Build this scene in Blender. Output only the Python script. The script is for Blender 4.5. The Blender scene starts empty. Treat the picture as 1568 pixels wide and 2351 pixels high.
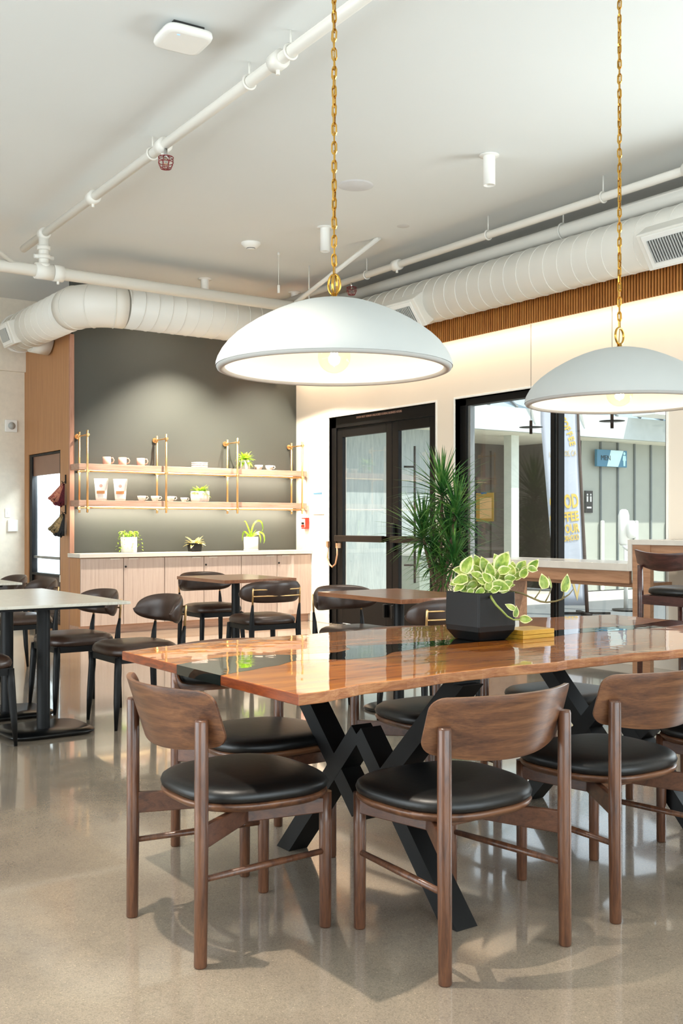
import bpy, bmesh, math, random
from mathutils import Vector, Matrix
from math import sin, cos, pi, radians, sqrt
sc = bpy.context.scene
C = sc.collection
rnd = random.Random(7)

# ---------------------------------------------------------------- camera, world, sun, exposure
cam_d = bpy.data.cameras.new('camera')
cam_d.sensor_fit = 'VERTICAL'; cam_d.sensor_height = 36.0; cam_d.sensor_width = 24.0
cam_d.lens = 36.0 * 2400 / 2351
cam_d.shift_y = 29.5 / 2351
cam_d.clip_start = 0.05; cam_d.clip_end = 200
cam = bpy.data.objects.new('camera', cam_d); C.objects.link(cam)
cam.location = (0, 0, 1.2)
cam.rotation_euler = (radians(90), 0, radians(54.9 - 90))
sc.camera = cam
sc.view_settings.view_transform = 'Standard'
sc.view_settings.look = 'None'
sc.view_settings.gamma = 1
sc.view_settings.use_curve_mapping = False
sc.view_settings.exposure = 0.26
try:
    sc.cycles.use_denoising = True
    sc.cycles.max_bounces = 8; sc.cycles.transparent_max_bounces = 16
    sc.cycles.sample_clamp_indirect = 6
    sc.cycles.caustics_reflective = False; sc.cycles.caustics_refractive = False
except Exception:
    pass

w = bpy.data.worlds.new('sky'); sc.world = w; w.use_nodes = True
bg = w.node_tree.nodes['Background']
bg.inputs[0].default_value = (0.80, 0.89, 1.0, 1); bg.inputs[1].default_value = 1.9

def aim(o, direction):
    o.rotation_euler = Vector(direction).to_track_quat('-Z', 'Y').to_euler()

def lamp(name, kind, loc, direction, energy, color, **kw):
    d = bpy.data.lights.new(name, kind)
    d.energy = energy; d.color = color
    for k, v in kw.items(): setattr(d, k, v)
    o = bpy.data.objects.new(name, d); C.objects.link(o)
    o.location = loc; aim(o, direction)
    return o

lamp('sun', 'SUN', (12, -5, 12), (-0.30, 0.60, -0.95), 5.5, (1.0, 0.95, 0.87), angle=radians(0.6))
DAY = (0.89, 0.95, 1.0)
# off-frame lamps: daylight for the inferred right window, added fill behind and left
lamp('daylight_right', 'AREA', (7.75, 2.55, 1.45), (-1, 0, 0.0), 310, DAY, shape='RECTANGLE', size=4.0, size_y=2.3)
lamp('fill_behind', 'AREA', (1.6, -3.0, 1.75), (0, 1, 0.05), 330, DAY, shape='RECTANGLE', size=8.0, size_y=2.8)
lamp('fill_left', 'AREA', (-4.0, 5.0, 1.75), (1, 0, 0.1), 420, (0.93, 0.96, 1.0), shape='RECTANGLE', size=8.0, size_y=2.8)

# ---------------------------------------------------------------- helpers
def lin(h):
    h = h.lstrip('#')
    out = []
    for i in (0, 2, 4):
        c = int(h[i:i+2], 16) / 255
        out.append(c/12.92 if c <= 0.04045 else ((c+0.055)/1.055)**2.4)
    return (*out, 1)

def nmat(name):
    m = bpy.data.materials.new(name); m.use_nodes = True
    nt = m.node_tree
    return m, nt, nt.nodes['Principled BSDF']

def tex_noise(nt, scale=(1,1,1), sc_=5, detail=4, rough=0.5, dist=0):
    tc = nt.nodes.new('ShaderNodeTexCoord'); mp = nt.nodes.new('ShaderNodeMapping')
    mp.inputs['Scale'].default_value = scale
    nt.links.new(tc.outputs['Object'], mp.inputs[0])
    n = nt.nodes.new('ShaderNodeTexNoise'); n.inputs['Scale'].default_value = sc_
    n.inputs['Detail'].default_value = detail; n.inputs['Roughness'].default_value = rough
    n.inputs['Distortion'].default_value = dist
    nt.links.new(mp.outputs[0], n.inputs['Vector'])
    return n, mp

def ramp(nt, fac, stops):
    r = nt.nodes.new('ShaderNodeValToRGB')
    while len(r.color_ramp.elements) < len(stops): r.color_ramp.elements.new(0.5)
    for e, (p, c) in zip(r.color_ramp.elements, stops):
        e.position = p; e.color = c
    nt.links.new(fac, r.inputs[0])
    return r

def bump(nt, b, h, strength=0.2, dist=0.01):
    bp = nt.nodes.new('ShaderNodeBump'); bp.inputs['Strength'].default_value = strength
    bp.inputs['Distance'].default_value = dist
    nt.links.new(h, bp.inputs['Height']); nt.links.new(bp.outputs[0], b.inputs['Normal'])

def plain(name, col, rough=0.5, metal=0, var=0.06, scale=6, bmp=0, coat=0, spec=0.5):
    m, nt, b = nmat(name)
    c = lin(col)
    n, _ = tex_noise(nt, sc_=scale)
    lo = tuple(x*(1-var) for x in c[:3]) + (1,)
    hi = tuple(min(1, x*(1+var)) for x in c[:3]) + (1,)
    r = ramp(nt, n.outputs[0], [(0.3, lo), (0.7, hi)])
    nt.links.new(r.outputs[0], b.inputs['Base Color'])
    b.inputs['Roughness'].default_value = rough; b.inputs['Metallic'].default_value = metal
    b.inputs['Coat Weight'].default_value = coat; b.inputs['Specular IOR Level'].default_value = spec
    if bmp: bump(nt, b, n.outputs[0], bmp)
    return m

def wood(name, cols, scale, rough=0.4, coat=0.0, sc_=6, coatr=0.05, dist=1.2, bmp=0.05):
    """grain runs along the axis whose scale is small"""
    m, nt, b = nmat(name)
    n, mp = tex_noise(nt, scale, sc_, 6, 0.6, dist)
    n2, _ = tex_noise(nt, tuple(s*4 for s in scale), sc_*2, 3, 0.6, 0.2)
    mx = nt.nodes.new('ShaderNodeMath'); mx.operation = 'MULTIPLY_ADD'
    nt.links.new(n2.outputs[0], mx.inputs[0]); mx.inputs[1].default_value = 0.35
    nt.links.new(n.outputs[0], mx.inputs[2])
    k = len(cols)
    r = ramp(nt, mx.outputs[0], [(0.42 + 0.5*i/(k-1), lin(c)) for i, c in enumerate(cols)])
    nt.links.new(r.outputs[0], b.inputs['Base Color'])
    b.inputs['Roughness'].default_value = rough
    b.inputs['Coat Weight'].default_value = coat; b.inputs['Coat Roughness'].default_value = coatr
    if bmp: bump(nt, b, mx.outputs[0], bmp, 0.005)
    return m

def glow(name, col, s):
    m, nt, b = nmat(name)
    b.inputs['Base Color'].default_value = lin(col)
    b.inputs['Emission Color'].default_value = lin(col); b.inputs['Emission Strength'].default_value = s
    return m

def thin_glass(name, tint='#F4FAF8', ior=1.5, mult=1.0):
    m = bpy.data.materials.new(name); m.use_nodes = True; nt = m.node_tree
    nt.nodes.remove(nt.nodes['Principled BSDF'])
    out = nt.nodes['Material Output']
    t = nt.nodes.new('ShaderNodeBsdfTransparent'); t.inputs[0].default_value = lin(tint)
    g = nt.nodes.new('ShaderNodeBsdfGlossy'); g.inputs['Roughness'].default_value = 0.0
    f = nt.nodes.new('ShaderNodeLayerWeight'); f.inputs[0].default_value = 0.5
    pw = nt.nodes.new('ShaderNodeMath'); pw.operation = 'POWER'; pw.inputs[1].default_value = 4.5
    nt.links.new(f.outputs['Facing'], pw.inputs[0])
    mu = nt.nodes.new('ShaderNodeMath'); mu.operation = 'MULTIPLY_ADD'; mu.inputs[1].default_value = 0.9*mult; mu.inputs[2].default_value = 0.045*mult
    nt.links.new(pw.outputs[0], mu.inputs[0])
    mx = nt.nodes.new('ShaderNodeMixShader')
    nt.links.new(mu.outputs[0], mx.inputs[0]); nt.links.new(t.outputs[0], mx.inputs[1]); nt.links.new(g.outputs[0], mx.inputs[2])
    nt.links.new(mx.outputs[0], out.inputs[0])
    return m

# ---- geometry
def V(*a): return Vector(a)

def box(bm, lo, hi, mat=0):
    x0,y0,z0 = lo; x1,y1,z1 = hi
    v = [bm.verts.new(p) for p in ((x0,y0,z0),(x1,y0,z0),(x1,y1,z0),(x0,y1,z0),(x0,y0,z1),(x1,y0,z1),(x1,y1,z1),(x0,y1,z1))]
    for f in ((0,3,2,1),(4,5,6,7),(0,1,5,4),(1,2,6,5),(2,3,7,6),(3,0,4,7)):
        fc = bm.faces.new([v[i] for i in f]); fc.material_index = mat
    return v

def frame_of(d):
    d = d.normalized()
    up = V(0,0,1) if abs(d.z) < 0.95 else V(1,0,0)
    a = d.cross(up).normalized(); b = a.cross(d).normalized()
    return a, b

def tube(bm, pts, radii, seg=12, caps=True, mat=0, squash=1.0, up=None):
    """round or squashed tube along points"""
    pts = [Vector(p) for p in pts]
    if not hasattr(radii, '__len__'): radii = [radii]*len(pts)
    rings = []; a = None
    for i, p in enumerate(pts):
        d = (pts[min(i+1, len(pts)-1)] - pts[max(i-1, 0)])
        if d.length < 1e-9: d = V(0,0,1)
        d.normalize()
        if a is None:
            if up is not None:
                b = Vector(up); b = (b - d*b.dot(d)).normalized(); a = d.cross(b).normalized()
            else: a, b = frame_of(d)
        else:
            a = (a - d*a.dot(d)).normalized(); b = a.cross(d).normalized()
            b = -b if up is not None and b.dot(Vector(up)) < 0 else b
        r = radii[i]
        rings.append([bm.verts.new(p + a*(r*cos(2*pi*k/seg)) + b*(r*squash*sin(2*pi*k/seg))) for k in range(seg)])
    for r0, r1 in zip(rings, rings[1:]):
        for k in range(seg):
            f = bm.faces.new((r0[k], r0[(k+1)%seg], r1[(k+1)%seg], r1[k])); f.material_index = mat; f.smooth = True
    if caps:
        f = bm.faces.new(rings[0][::-1]); f.material_index = mat
        f = bm.faces.new(rings[-1]); f.material_index = mat

def bar(bm, p0, p1, w, h, up=(0,0,1), mat=0):
    """rectangular bar from p0 to p1, w sideways and h along up"""
    p0 = Vector(p0); p1 = Vector(p1); d = (p1-p0).normalized(); u = Vector(up)
    u = (u - d*u.dot(d)).normalized(); s = d.cross(u)
    vs = []
    for p in (p0, p1):
        for a, b in ((-1,-1),(1,-1),(1,1),(-1,1)):
            vs.append(bm.verts.new(p + s*(a*w/2) + u*(b*h/2)))
    for f in ((0,3,2,1),(4,5,6,7),(0,1,5,4),(1,2,6,5),(2,3,7,6),(3,0,4,7)):
        fc = bm.faces.new([vs[i] for i in f]); fc.material_index = mat

def lathe(bm, prof, seg=32, c=(0,0,0), mat=0, smooth=True, cap0=False, cap1=False):
    rings = []
    for r, z in prof:
        if r < 1e-6: rings.append([bm.verts.new((c[0], c[1], c[2]+z))])
        else: rings.append([bm.verts.new((c[0]+r*cos(2*pi*k/seg), c[1]+r*sin(2*pi*k/seg), c[2]+z)) for k in range(seg)])
    for a, b in zip(rings, rings[1:]):
        for k in range(seg):
            k2 = (k+1) % seg
            if len(a) == 1 and len(b) == 1: continue
            if len(a) == 1: vs = (a[0], b[k2], b[k])
            elif len(b) == 1: vs = (a[k], a[k2], b[0])
            else: vs = (a[k], a[k2], b[k2], b[k])
            f = bm.faces.new(vs); f.material_index = mat; f.smooth = smooth
    if cap0 and len(rings[0]) > 1: bm.faces.new(rings[0][::-1]).material_index = mat
    if cap1 and len(rings[-1]) > 1: bm.faces.new(rings[-1]).material_index = mat

def supell(A, B, n, N=40, taper=0.0, phase=0):
    out = []
    for i in range(N):
        t = 2*pi*i/N + phase
        c_, s_ = cos(t), sin(t)
        x = A*math.copysign(abs(c_)**(2/n), c_); y = B*math.copysign(abs(s_)**(2/n), s_)
        out.append((x*(1+taper*y/B), y))
    return out

def loft(bm, outline, prof, mat=0, smooth=True, c=(0,0)):
    """prof = list of (inset distance, z); closed with flat caps"""
    import math as _m
    rings = []
    R = max(_m.hypot(x, y) for x, y in outline)
    for ins, z in prof:
        ring = []
        for x, y in outline:
            l = _m.hypot(x, y); k = (l - ins)/l if l > 1e-9 else 1
            if k < 0: k = 0
            ring.append(bm.verts.new((c[0]+x*k, c[1]+y*k, z)))
        rings.append(ring)
    N = len(outline)
    for a, b in zip(rings, rings[1:]):
        for k in range(N):
            f = bm.faces.new((a[k], a[(k+1)%N], b[(k+1)%N], b[k])); f.material_index = mat; f.smooth = smooth
    f = bm.faces.new(rings[0][::-1]); f.material_index = mat
    f = bm.faces.new(rings[-1]); f.material_index = mat; f.smooth = smooth

def sheet(bm, fn, nu, nv, th, mat=0, smooth=True):
    """closed curved panel: fn(u,v) -> centre point, normal; th thickness"""
    F = []; B = []
    for i in range(nu+1):
        rf = []; rb = []
        for j in range(nv+1):
            p, n = fn(i/nu, j/nv)
            t = th(i/nu, j/nv) if callable(th) else th
            rf.append(bm.verts.new(p + n*t/2)); rb.append(bm.verts.new(p - n*t/2))
        F.append(rf); B.append(rb)
    def q(a,b,c,d):
        f = bm.faces.new((a,b,c,d)); f.material_index = mat; f.smooth = smooth
    for i in range(nu):
        for j in range(nv):
            q(F[i][j], F[i+1][j], F[i+1][j+1], F[i][j+1])
            q(B[i][j], B[i][j+1], B[i+1][j+1], B[i+1][j])
    for i in range(nu):
        q(F[i][0], B[i][0], B[i+1][0], F[i+1][0]); q(F[i][nv], F[i+1][nv], B[i+1][nv], B[i][nv])
    for j in range(nv):
        q(F[0][j], F[0][j+1], B[0][j+1], B[0][j]); q(F[nu][j], B[nu][j], B[nu][j+1], F[nu][j+1])

def strip_prism(bm, xs, lo, hi, z0, z1, mat=0):
    """solid between two y-polylines sharing the same xs"""
    n = len(xs); g = {}
    for i in range(n):
        for nm, y, z in (('lb', lo[i], z0), ('lt', lo[i], z1), ('hb', hi[i], z0), ('ht', hi[i], z1)):
            g[nm, i] = bm.verts.new((xs[i], y, z))
    for i in range(n-1):
        for a, b in (('lt','ht'), ('hb','lb'), ('lb','lt'), ('ht','hb')):
            f = bm.faces.new((g[a,i], g[a,i+1], g[b,i+1], g[b,i])); f.material_index = mat
    bm.faces.new((g['lb',0], g['lt',0], g['ht',0], g['hb',0]))
    bm.faces.new((g['lb',n-1], g['hb',n-1], g['ht',n-1], g['lt',n-1]))

def obj(name, bm, mats, parent=None, loc=None, rot=None, bevel=0, fix=True, sub=0):
    if fix: bmesh.ops.recalc_face_normals(bm, faces=bm.faces[:])
    me = bpy.data.meshes.new(name); bm.to_mesh(me); bm.free()
    for m in (mats if isinstance(mats, (list, tuple)) else [mats]): me.materials.append(m)
    o = bpy.data.objects.new(name, me); C.objects.link(o)
    if loc: o.location = loc
    if rot: o.rotation_euler = rot
    if parent: o.parent = parent
    if bevel:
        md = o.modifiers.new('bevel', 'BEVEL'); md.width = bevel; md.segments = 2
        md.limit_method = 'ANGLE'; md.angle_limit = radians(40)
        md.harden_normals = False
    if sub:
        md = o.modifiers.new('sub', 'SUBSURF'); md.levels = sub; md.render_levels = sub
    return o

def thing(name, label, cat, loc=(0,0,0), rotz=0, group=None):
    o = bpy.data.objects.new(name, None); C.objects.link(o)
    o.empty_display_size = 0.1
    o.location = loc; o.rotation_euler = (0,0,rotz)
    o['label'] = label; o['category'] = cat
    if group: o['group'] = group
    return o

def tag(o, label, cat, group=None):
    o['label'] = label; o['category'] = cat
    if group: o['group'] = group
    return o

def struct(name, bm, m, parent=None, bevel=0):
    o = obj(name, bm, m, parent, bevel=bevel)
    o['kind'] = 'structure'
    return o

def dup(root, loc, rotz, label, group=None):
    r = root.copy(); C.objects.link(r); r.location = loc; r.rotation_euler = (0,0,rotz)
    r['label'] = label
    if group: r['group'] = group
    for ch in list(root.children):
        c = ch.copy(); C.objects.link(c); c.parent = r
        for g in ch.children:
            d = g.copy(); C.objects.link(d); d.parent = c
    return r

def bbox(lo, hi): 
    b = bmesh.new(); box(b, lo, hi); return b

def text_mesh(name, s, size, mat, parent=None, loc=(0,0,0), rot=(0,0,0), ext=0.001, bold=0.0, align='CENTER', sx=1.0):
    cu = bpy.data.curves.new(name, 'FONT'); cu.body = s; cu.size = size; cu.extrude = ext
    cu.align_x = align; cu.align_y = 'CENTER'; cu.offset = bold; cu.resolution_u = 3
    t = bpy.data.objects.new(name + '_tmp', cu); C.objects.link(t)
    dg = bpy.context.evaluated_depsgraph_get(); dg.update()
    me = bpy.data.meshes.new_from_object(t.evaluated_get(dg))
    bpy.data.objects.remove(t); bpy.data.curves.remove(cu)
    me.name = name; me.materials.clear(); me.materials.append(mat)
    o = bpy.data.objects.new(name, me); C.objects.link(o)
    o.location = loc; o.rotation_euler = rot; o.scale = (sx, 1, 1)
    if parent: o.parent = parent
    return o

# ---------------------------------------------------------------- materials
M = {}
M['ceil'] = plain('ceiling_paint', '#DFE2E1', 0.8, var=0.01, scale=1)
M['wall'] = plain('warm_white_paint', '#E9DDCD', 0.75, var=0.015, scale=2)
M['wallcream'] = plain('cream_wallcovering', '#E6DCCB', 0.65, var=0.04, scale=18)
M['green'] = plain('dark_sage_paint', '#3F423D', 0.55, var=0.02, scale=2)
M['white'] = plain('white_paint', '#EFEEE9', 0.45, var=0.02, scale=3)
M['ductw'] = plain('duct_white_paint', '#E6E3DB', 0.42, var=0.015, scale=2)
M['plaster'] = plain('matte_plaster', '#B6B8B5', 0.7, var=0.02, scale=5)
M['shadein'] = plain('shade_inner_white', '#F6F3EE', 0.6, var=0.01)
M['black'] = plain('black_powder_coat', '#060607', 0.48, var=0.1, scale=12, spec=0.3)
M['blackframe'] = plain('black_bronze_aluminium', '#0A0807', 0.5, var=0.08, spec=0.25)
M['bronze'] = plain('dark_bronze', '#2C221D', 0.35, 0.5, var=0.08)
M['glossblack'] = plain('gloss_black_steel', '#060708', 0.30, var=0.05, spec=0.35)
M['brass'] = plain('satin_brass', '#EDC48C', 0.34, 1.0, var=0.05, scale=10)
M['chain'] = plain('polished_brass', '#C89A48', 0.22, 1.0, var=0.08, scale=30)
M['chrome'] = plain('chrome', '#C8C8C8', 0.15, 1.0, var=0.02)
M['grey'] = plain('grey_metal', '#8B8C8A', 0.4, 0.6, var=0.05)
M['darkgrey'] = plain('dark_grey_void', '#2B2A28', 0.6)
M['quartz'] = plain('pale_quartz', '#D2CBC1', 0.25, var=0.05, scale=9, coat=0.2)
M['leather'] = plain('black_leather', '#0B0B0B', 0.40, var=0.25, scale=45, bmp=0.05)
M['brleather'] = plain('dark_brown_leather', '#3A281F', 0.33, var=0.2, scale=20, bmp=0.06)
M['blackpot'] = plain('matte_black_ceramic', '#0C0B0B', 0.45, var=0.15, scale=10, spec=0.3)
M['whitepot'] = plain('white_ceramic', '#F0EBE2', 0.5, var=0.02)
M['pink'] = plain('blush_pink_stoneware', '#E3B09A', 0.5, var=0.03)
M['cup'] = plain('white_porcelain', '#F1E6DA', 0.3, var=0.02)
M['red'] = plain('alarm_red', '#C32A17', 0.35, var=0.04)
M['soil'] = plain('potting_soil', '#2A1F17', 0.9, var=0.4, scale=60, bmp=0.4)
M['walnut'] = wood('walnut', ['#2E1A12', '#563523', '#70492F', '#84593A'], (0.8, 6, 12), 0.40, 0.3, 2.2, 0.22, 0.9)
M['walnutv'] = wood('walnut_posts', ['#321E15', '#513223', '#67422D', '#754C34'], (8, 8, 0.8), 0.36, 0.3, 5, 0.2)
M['walnuty'] = wood('walnut_rails', ['#331D15', '#573524', '#6B4530'], (8, 1, 8), 0.4, 0.2, 4, 0.2)
M['redwood'] = wood('dark_red_stained_wood', ['#26110E', '#44241D', '#56302A'], (1, 8, 8), 0.35, 0.4, 4, 0.2)
M['slab'] = wood('amber_hardwood_slab', ['#4C1F07', '#934C15', '#B66A1E', '#CB812E'], (0.55, 4.5, 4.5), 0.3, 1.0, 2.4, 0.015, 1.6, 0.0)
M['slabend'] = wood('slab_end_grain', ['#3E1607', '#7A3511', '#9A4A1A'], (3, 1, 9), 0.3, 0.9, 5, 0.05, 1.5)
M['slabedge'] = wood('live_edge_wood', ['#6B3C22', '#9A6038', '#B98455'], (1, 6, 6), 0.6, 0.0, 4, 0.2, 1.2, 0.6)
M['tabletop'] = wood('brown_laminate', ['#6B3F26', '#8A5636', '#99684A'], (8, 0.8, 8), 0.28, 0.4, 3, 0.12)
M['oakpale'] = wood('pale_oak_laminate', ['#A89489', '#B9A79C', '#C4B3A9'], (9, 9, 0.35), 0.5, 0.0, 5, 0.2, 0.3)
M['oakwarm'] = wood('honey_oak_veneer', ['#9E6E45', '#B17E51', '#BF8D60'], (9, 9, 0.3), 0.45, 0.0, 5, 0.2, 0.3)
M['oakh'] = wood('shelf_oak', ['#9A7866', '#B5927E', '#C2A08C'], (0.5, 9, 9), 0.5, 0.0, 4, 0.2, 0.4)
M['barwood'] = wood('bar_oak_panel', ['#8C6348', '#A77B5C', '#B88B6B'], (7, 0.5, 7), 0.45, 0.1, 4, 0.2, 0.4)
M['slat'] = wood('fluted_walnut', ['#8A4E20', '#B57436', '#CB8C48'], (6, 6, 0.5), 0.4, 0.1, 5, 0.2, 0.4)
M['yellowwood'] = wood('yellow_bamboo', ['#A87A22', '#C2942F', '#D0A544'], (1, 9, 9), 0.4, 0.2, 5, 0.1, 0.3)
M['cane'] = wood('plant_cane', ['#5A4433', '#7B6350', '#968069'], (9, 9, 3), 0.8, 0, 8, 0.2, 0.5, 0.5)
M['glass'] = thin_glass('window_glass', '#F4F7F6', 1.5)
M['bulb'] = thin_glass('bulb_glass', '#FFFBF2', 1.25, 0.6)

# river resin: nearly black, glossy
m, nt, b = nmat('black_resin')
n, _ = tex_noise(nt, (1,1,1), 3)
r = ramp(nt, n.outputs[0], [(0.3, lin('#0A0D0C')), (0.7, lin('#161C19'))])
nt.links.new(r.outputs[0], b.inputs['Base Color']); b.inputs['Roughness'].default_value = 0.04
b.inputs['Coat Weight'].default_value = 1; b.inputs['Coat Roughness'].default_value = 0.01
n2, _ = tex_noise(nt, (1,1,1), 7, 2); bump(nt, b, n2.outputs[0], 0.06, 0.01)
nt.links.new(b.inputs['Normal'].links[0].from_socket, b.inputs['Coat Normal'])
M['resin'] = m
# slab coat waviness
nt = M['slab'].node_tree; b = nt.nodes['Principled BSDF']; b.inputs['Specular IOR Level'].default_value = 0.1
n2, _ = tex_noise(nt, (1,1,1), 6, 2)
bp = nt.nodes.new('ShaderNodeBump'); bp.inputs['Strength'].default_value = 0.06; bp.inputs['Distance'].default_value = 0.01
nt.links.new(n2.outputs[0], bp.inputs['Height']); nt.links.new(bp.outputs[0], b.inputs['Coat Normal'])

# polished concrete
m, nt, b = nmat('polished_concrete')
n, _ = tex_noise(nt, (1,1,1), 1.3, 6, 0.6, 0.4)
n1, _ = tex_noise(nt, (1,1,1), 260, 3, 0.7)
tc = nt.nodes.new('ShaderNodeTexCoord')
def vor(scale, out_):
    v_ = nt.nodes.new('ShaderNodeTexVoronoi'); v_.inputs['Scale'].default_value = scale
    nt.links.new(tc.outputs['Object'], v_.inputs['Vector']); return v_.outputs[out_]
def mul(a, b, f=1.0):
    x = nt.nodes.new('ShaderNodeMix'); x.data_type = 'RGBA'; x.blend_type = 'MULTIPLY'; x.inputs[0].default_value = f
    nt.links.new(a, x.inputs[6]); nt.links.new(b, x.inputs[7]); return x.outputs[2]
r1 = ramp(nt, n.outputs[0], [(0.3, lin('#80756A')), (0.55, lin('#978A7A')), (0.75, lin('#A99B88'))])
r2 = ramp(nt, n1.outputs[0], [(0.32, (0.74,0.73,0.71,1)), (0.5, (0.98,0.98,0.98,1)), (0.68, (1.14,1.12,1.08,1))])
r3 = ramp(nt, vor(75, 'Distance'), [(0.10, (1.7,1.64,1.52,1)), (0.19, (1,1,1,1))])
r4 = ramp(nt, vor(190, 'Color'), [(0.15, (0.72,0.71,0.69,1)), (0.45, (1,1,1,1)), (0.85, (1.1,1.08,1.04,1))])
c_ = mul(r1.outputs[0], r2.outputs[0]); c_ = mul(c_, r4.outputs[0], 0.5); c_ = mul(c_, r3.outputs[0], 0.55)
nt.links.new(c_, b.inputs['Base Color'])
rr = ramp(nt, n.outputs[0], [(0.3, (0.13,)*3+(1,)), (0.7, (0.22,)*3+(1,))])
nt.links.new(rr.outputs[0], b.inputs['Roughness'])
b.inputs['Coat Weight'].default_value = 0.8; b.inputs['Coat Roughness'].default_value = 0.05
M['floor'] = m

# marble
m, nt, b = nmat('pale_marble')
n, _ = tex_noise(nt, (1,1,1), 2.2, 8, 0.7, 2.5)
r = ramp(nt, n.outputs[0], [(0.40, lin('#C9C5B8')), (0.49, lin('#C7C2B5')), (0.505, lin('#BAB3A5')), (0.52, lin('#C8C3B6')), (0.7, lin('#CFCBBF'))])
nt.links.new(r.outputs[0], b.inputs['Base Color']); b.inputs['Roughness'].default_value = 0.3
M['marble'] = m

def leafmat(name, cols, scale=14, trans=0.25):
    m, nt, b = nmat(name)
    n, _ = tex_noise(nt, (1,1,1), scale, 3, 0.6, 0.6)
    r = ramp(nt, n.outputs[0], [(0.3+0.4*i/(len(cols)-1), lin(c)) for i, c in enumerate(cols)])
    nt.links.new(r.outputs[0], b.inputs['Base Color']); b.inputs['Roughness'].default_value = 0.38
    out = nt.nodes['Material Output']
    tr = nt.nodes.new('ShaderNodeBsdfTranslucent'); nt.links.new(r.outputs[0], tr.inputs[0])
    mx = nt.nodes.new('ShaderNodeMixShader'); mx.inputs[0].default_value = trans
    nt.links.new(b.outputs[0], mx.inputs[1]); nt.links.new(tr.outputs[0], mx.inputs[2]); nt.links.new(mx.outputs[0], out.inputs[0])
    return m
M['leafg'] = leafmat('variegated_leaf_centre', ['#54791F', '#8FAA3E', '#C6CF74'], 26)
M['leafc'] = leafmat('variegated_leaf_margin', ['#C9CF7A', '#E4E3A8', '#EFECC4'], 22)
M['palmleaf'] = leafmat('dracaena_leaf', ['#1B4420', '#3C7434', '#86A857'], 5, 0.3)
M['lime'] = leafmat('lime_leaf', ['#6E9A1E', '#9CC236', '#C4DC5C'], 30)
M['creamleaf'] = leafmat('cream_yellow_leaf', ['#C9B860', '#E2D588', '#EFE7B0'], 40)
M['stem'] = leafmat('vine_stem', ['#7B8A3C', '#96A34E'], 10, 0.05)
M['brownstem'] = leafmat('brown_vine_stem', ['#5B5230', '#7A6E3E'], 10, 0.0)
# ================================================================ the room
RX = 7.2; GY = 11.25; LY = 12.75; ZC = 3.95
YB = -2.6; XL = -3.7
# floor
struct('floor', bbox((XL-.2, YB-.2, -0.2), (RX+.15, LY+.3, 0)), M['floor'])
struct('ceiling', bbox((XL-.2, YB-.2, ZC), (RX+.15, LY+.3, ZC+.2)), M['ceil'])

def wall_with_holes(name, axis, c0, c1, a0, a1, z1, holes, m):
    """wall slab; axis 'x' = plane at x in c0..c1 running along y a0..a1; holes = (a,b,z0,z1)"""
    b = bmesh.new(); holes = sorted(holes); p = a0
    def bx(s, e, zl, zh):
        if e-s < 1e-6 or zh-zl < 1e-6: return
        if axis == 'x': box(b, (c0, s, zl), (c1, e, zh))
        else: box(b, (s, c0, zl), (e, c1, zh))
    for (s, e, zl, zh) in holes:
        bx(p, s, 0, z1); bx(s, e, 0, zl); bx(s, e, zh, z1); p = e
    bx(p, a1, 0, z1)
    return struct(name, b, m)

DY0, DY1, DZ = 8.50, 10.50, 2.50      # double door opening
WY0, WY1, WZ = 5.55, 8.19, 2.50       # window opening
wall_with_holes('wall_right', 'x', RX, RX+.25, YB, GY+.1, ZC, [(DY0, DY1, 0, DZ), (WY0, WY1, 0.08, WZ), (0.55, 4.55, 0.3, 2.6)], M['wall'])
wall_with_holes('wall_front', 'y', YB-.2, YB, XL, RX+.2, ZC, [(-2.4, 5.6, 0.3, 3.2)], M['wall'])
wall_with_holes('wall_left', 'x', XL-.2, XL, YB, LY, ZC, [(1.0, 9.0, 0.3, 3.2)], M['wall'])
# green wall, light wall at the left with its soffit
struct('wall_back', bbox((4.25, GY, 0), (RX+.05, GY+.12, ZC)), M['green'])
b = bmesh.new(); box(b, (XL, LY, 0), (5.0, LY+.2, 3.07)); box(b, (XL, LY-.05, 3.07), (5.0, LY+.2, ZC))
struct('wall_back_left', b, M['wallcream'])

# off-frame windows; those behind and at left are added to let light in
def offwin(name, axis, c, a0, a1, z0, z1, n):
    b = bmesh.new(); t = 0.05
    def bx(s, e, zl, zh):
        if axis == 'x': box(b, (c-.04, s, zl), (c+.04, e, zh))
        else: box(b, (s, c-.04, zl), (e, c+.04, zh))
    bx(a0, a1, z0, z0+t); bx(a0, a1, z1-t, z1)
    for i in range(n+1):
        p = a0 + (a1-a0-t)*i/n; bx(p, p+t, z0, z1)
    fr = struct(name, b, M['blackframe'])
    g = bmesh.new()
    if axis == 'x': box(g, (c-.004, a0, z0), (c+.004, a1, z1))
    else: box(g, (a0, c-.004, z0), (a1, c+.004, z1))
    obj('pane', g, M['glass'], fr)
offwin('window_2', 'x', RX+.12, 0.55, 4.55, 0.3, 2.6, 2)
offwin('added_window_behind', 'y', YB-.1, -2.4, 5.6, 0.3, 3.2, 4)
offwin('added_window_left', 'x', XL-.1, 1.0, 9.0, 0.3, 3.2, 4)

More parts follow.
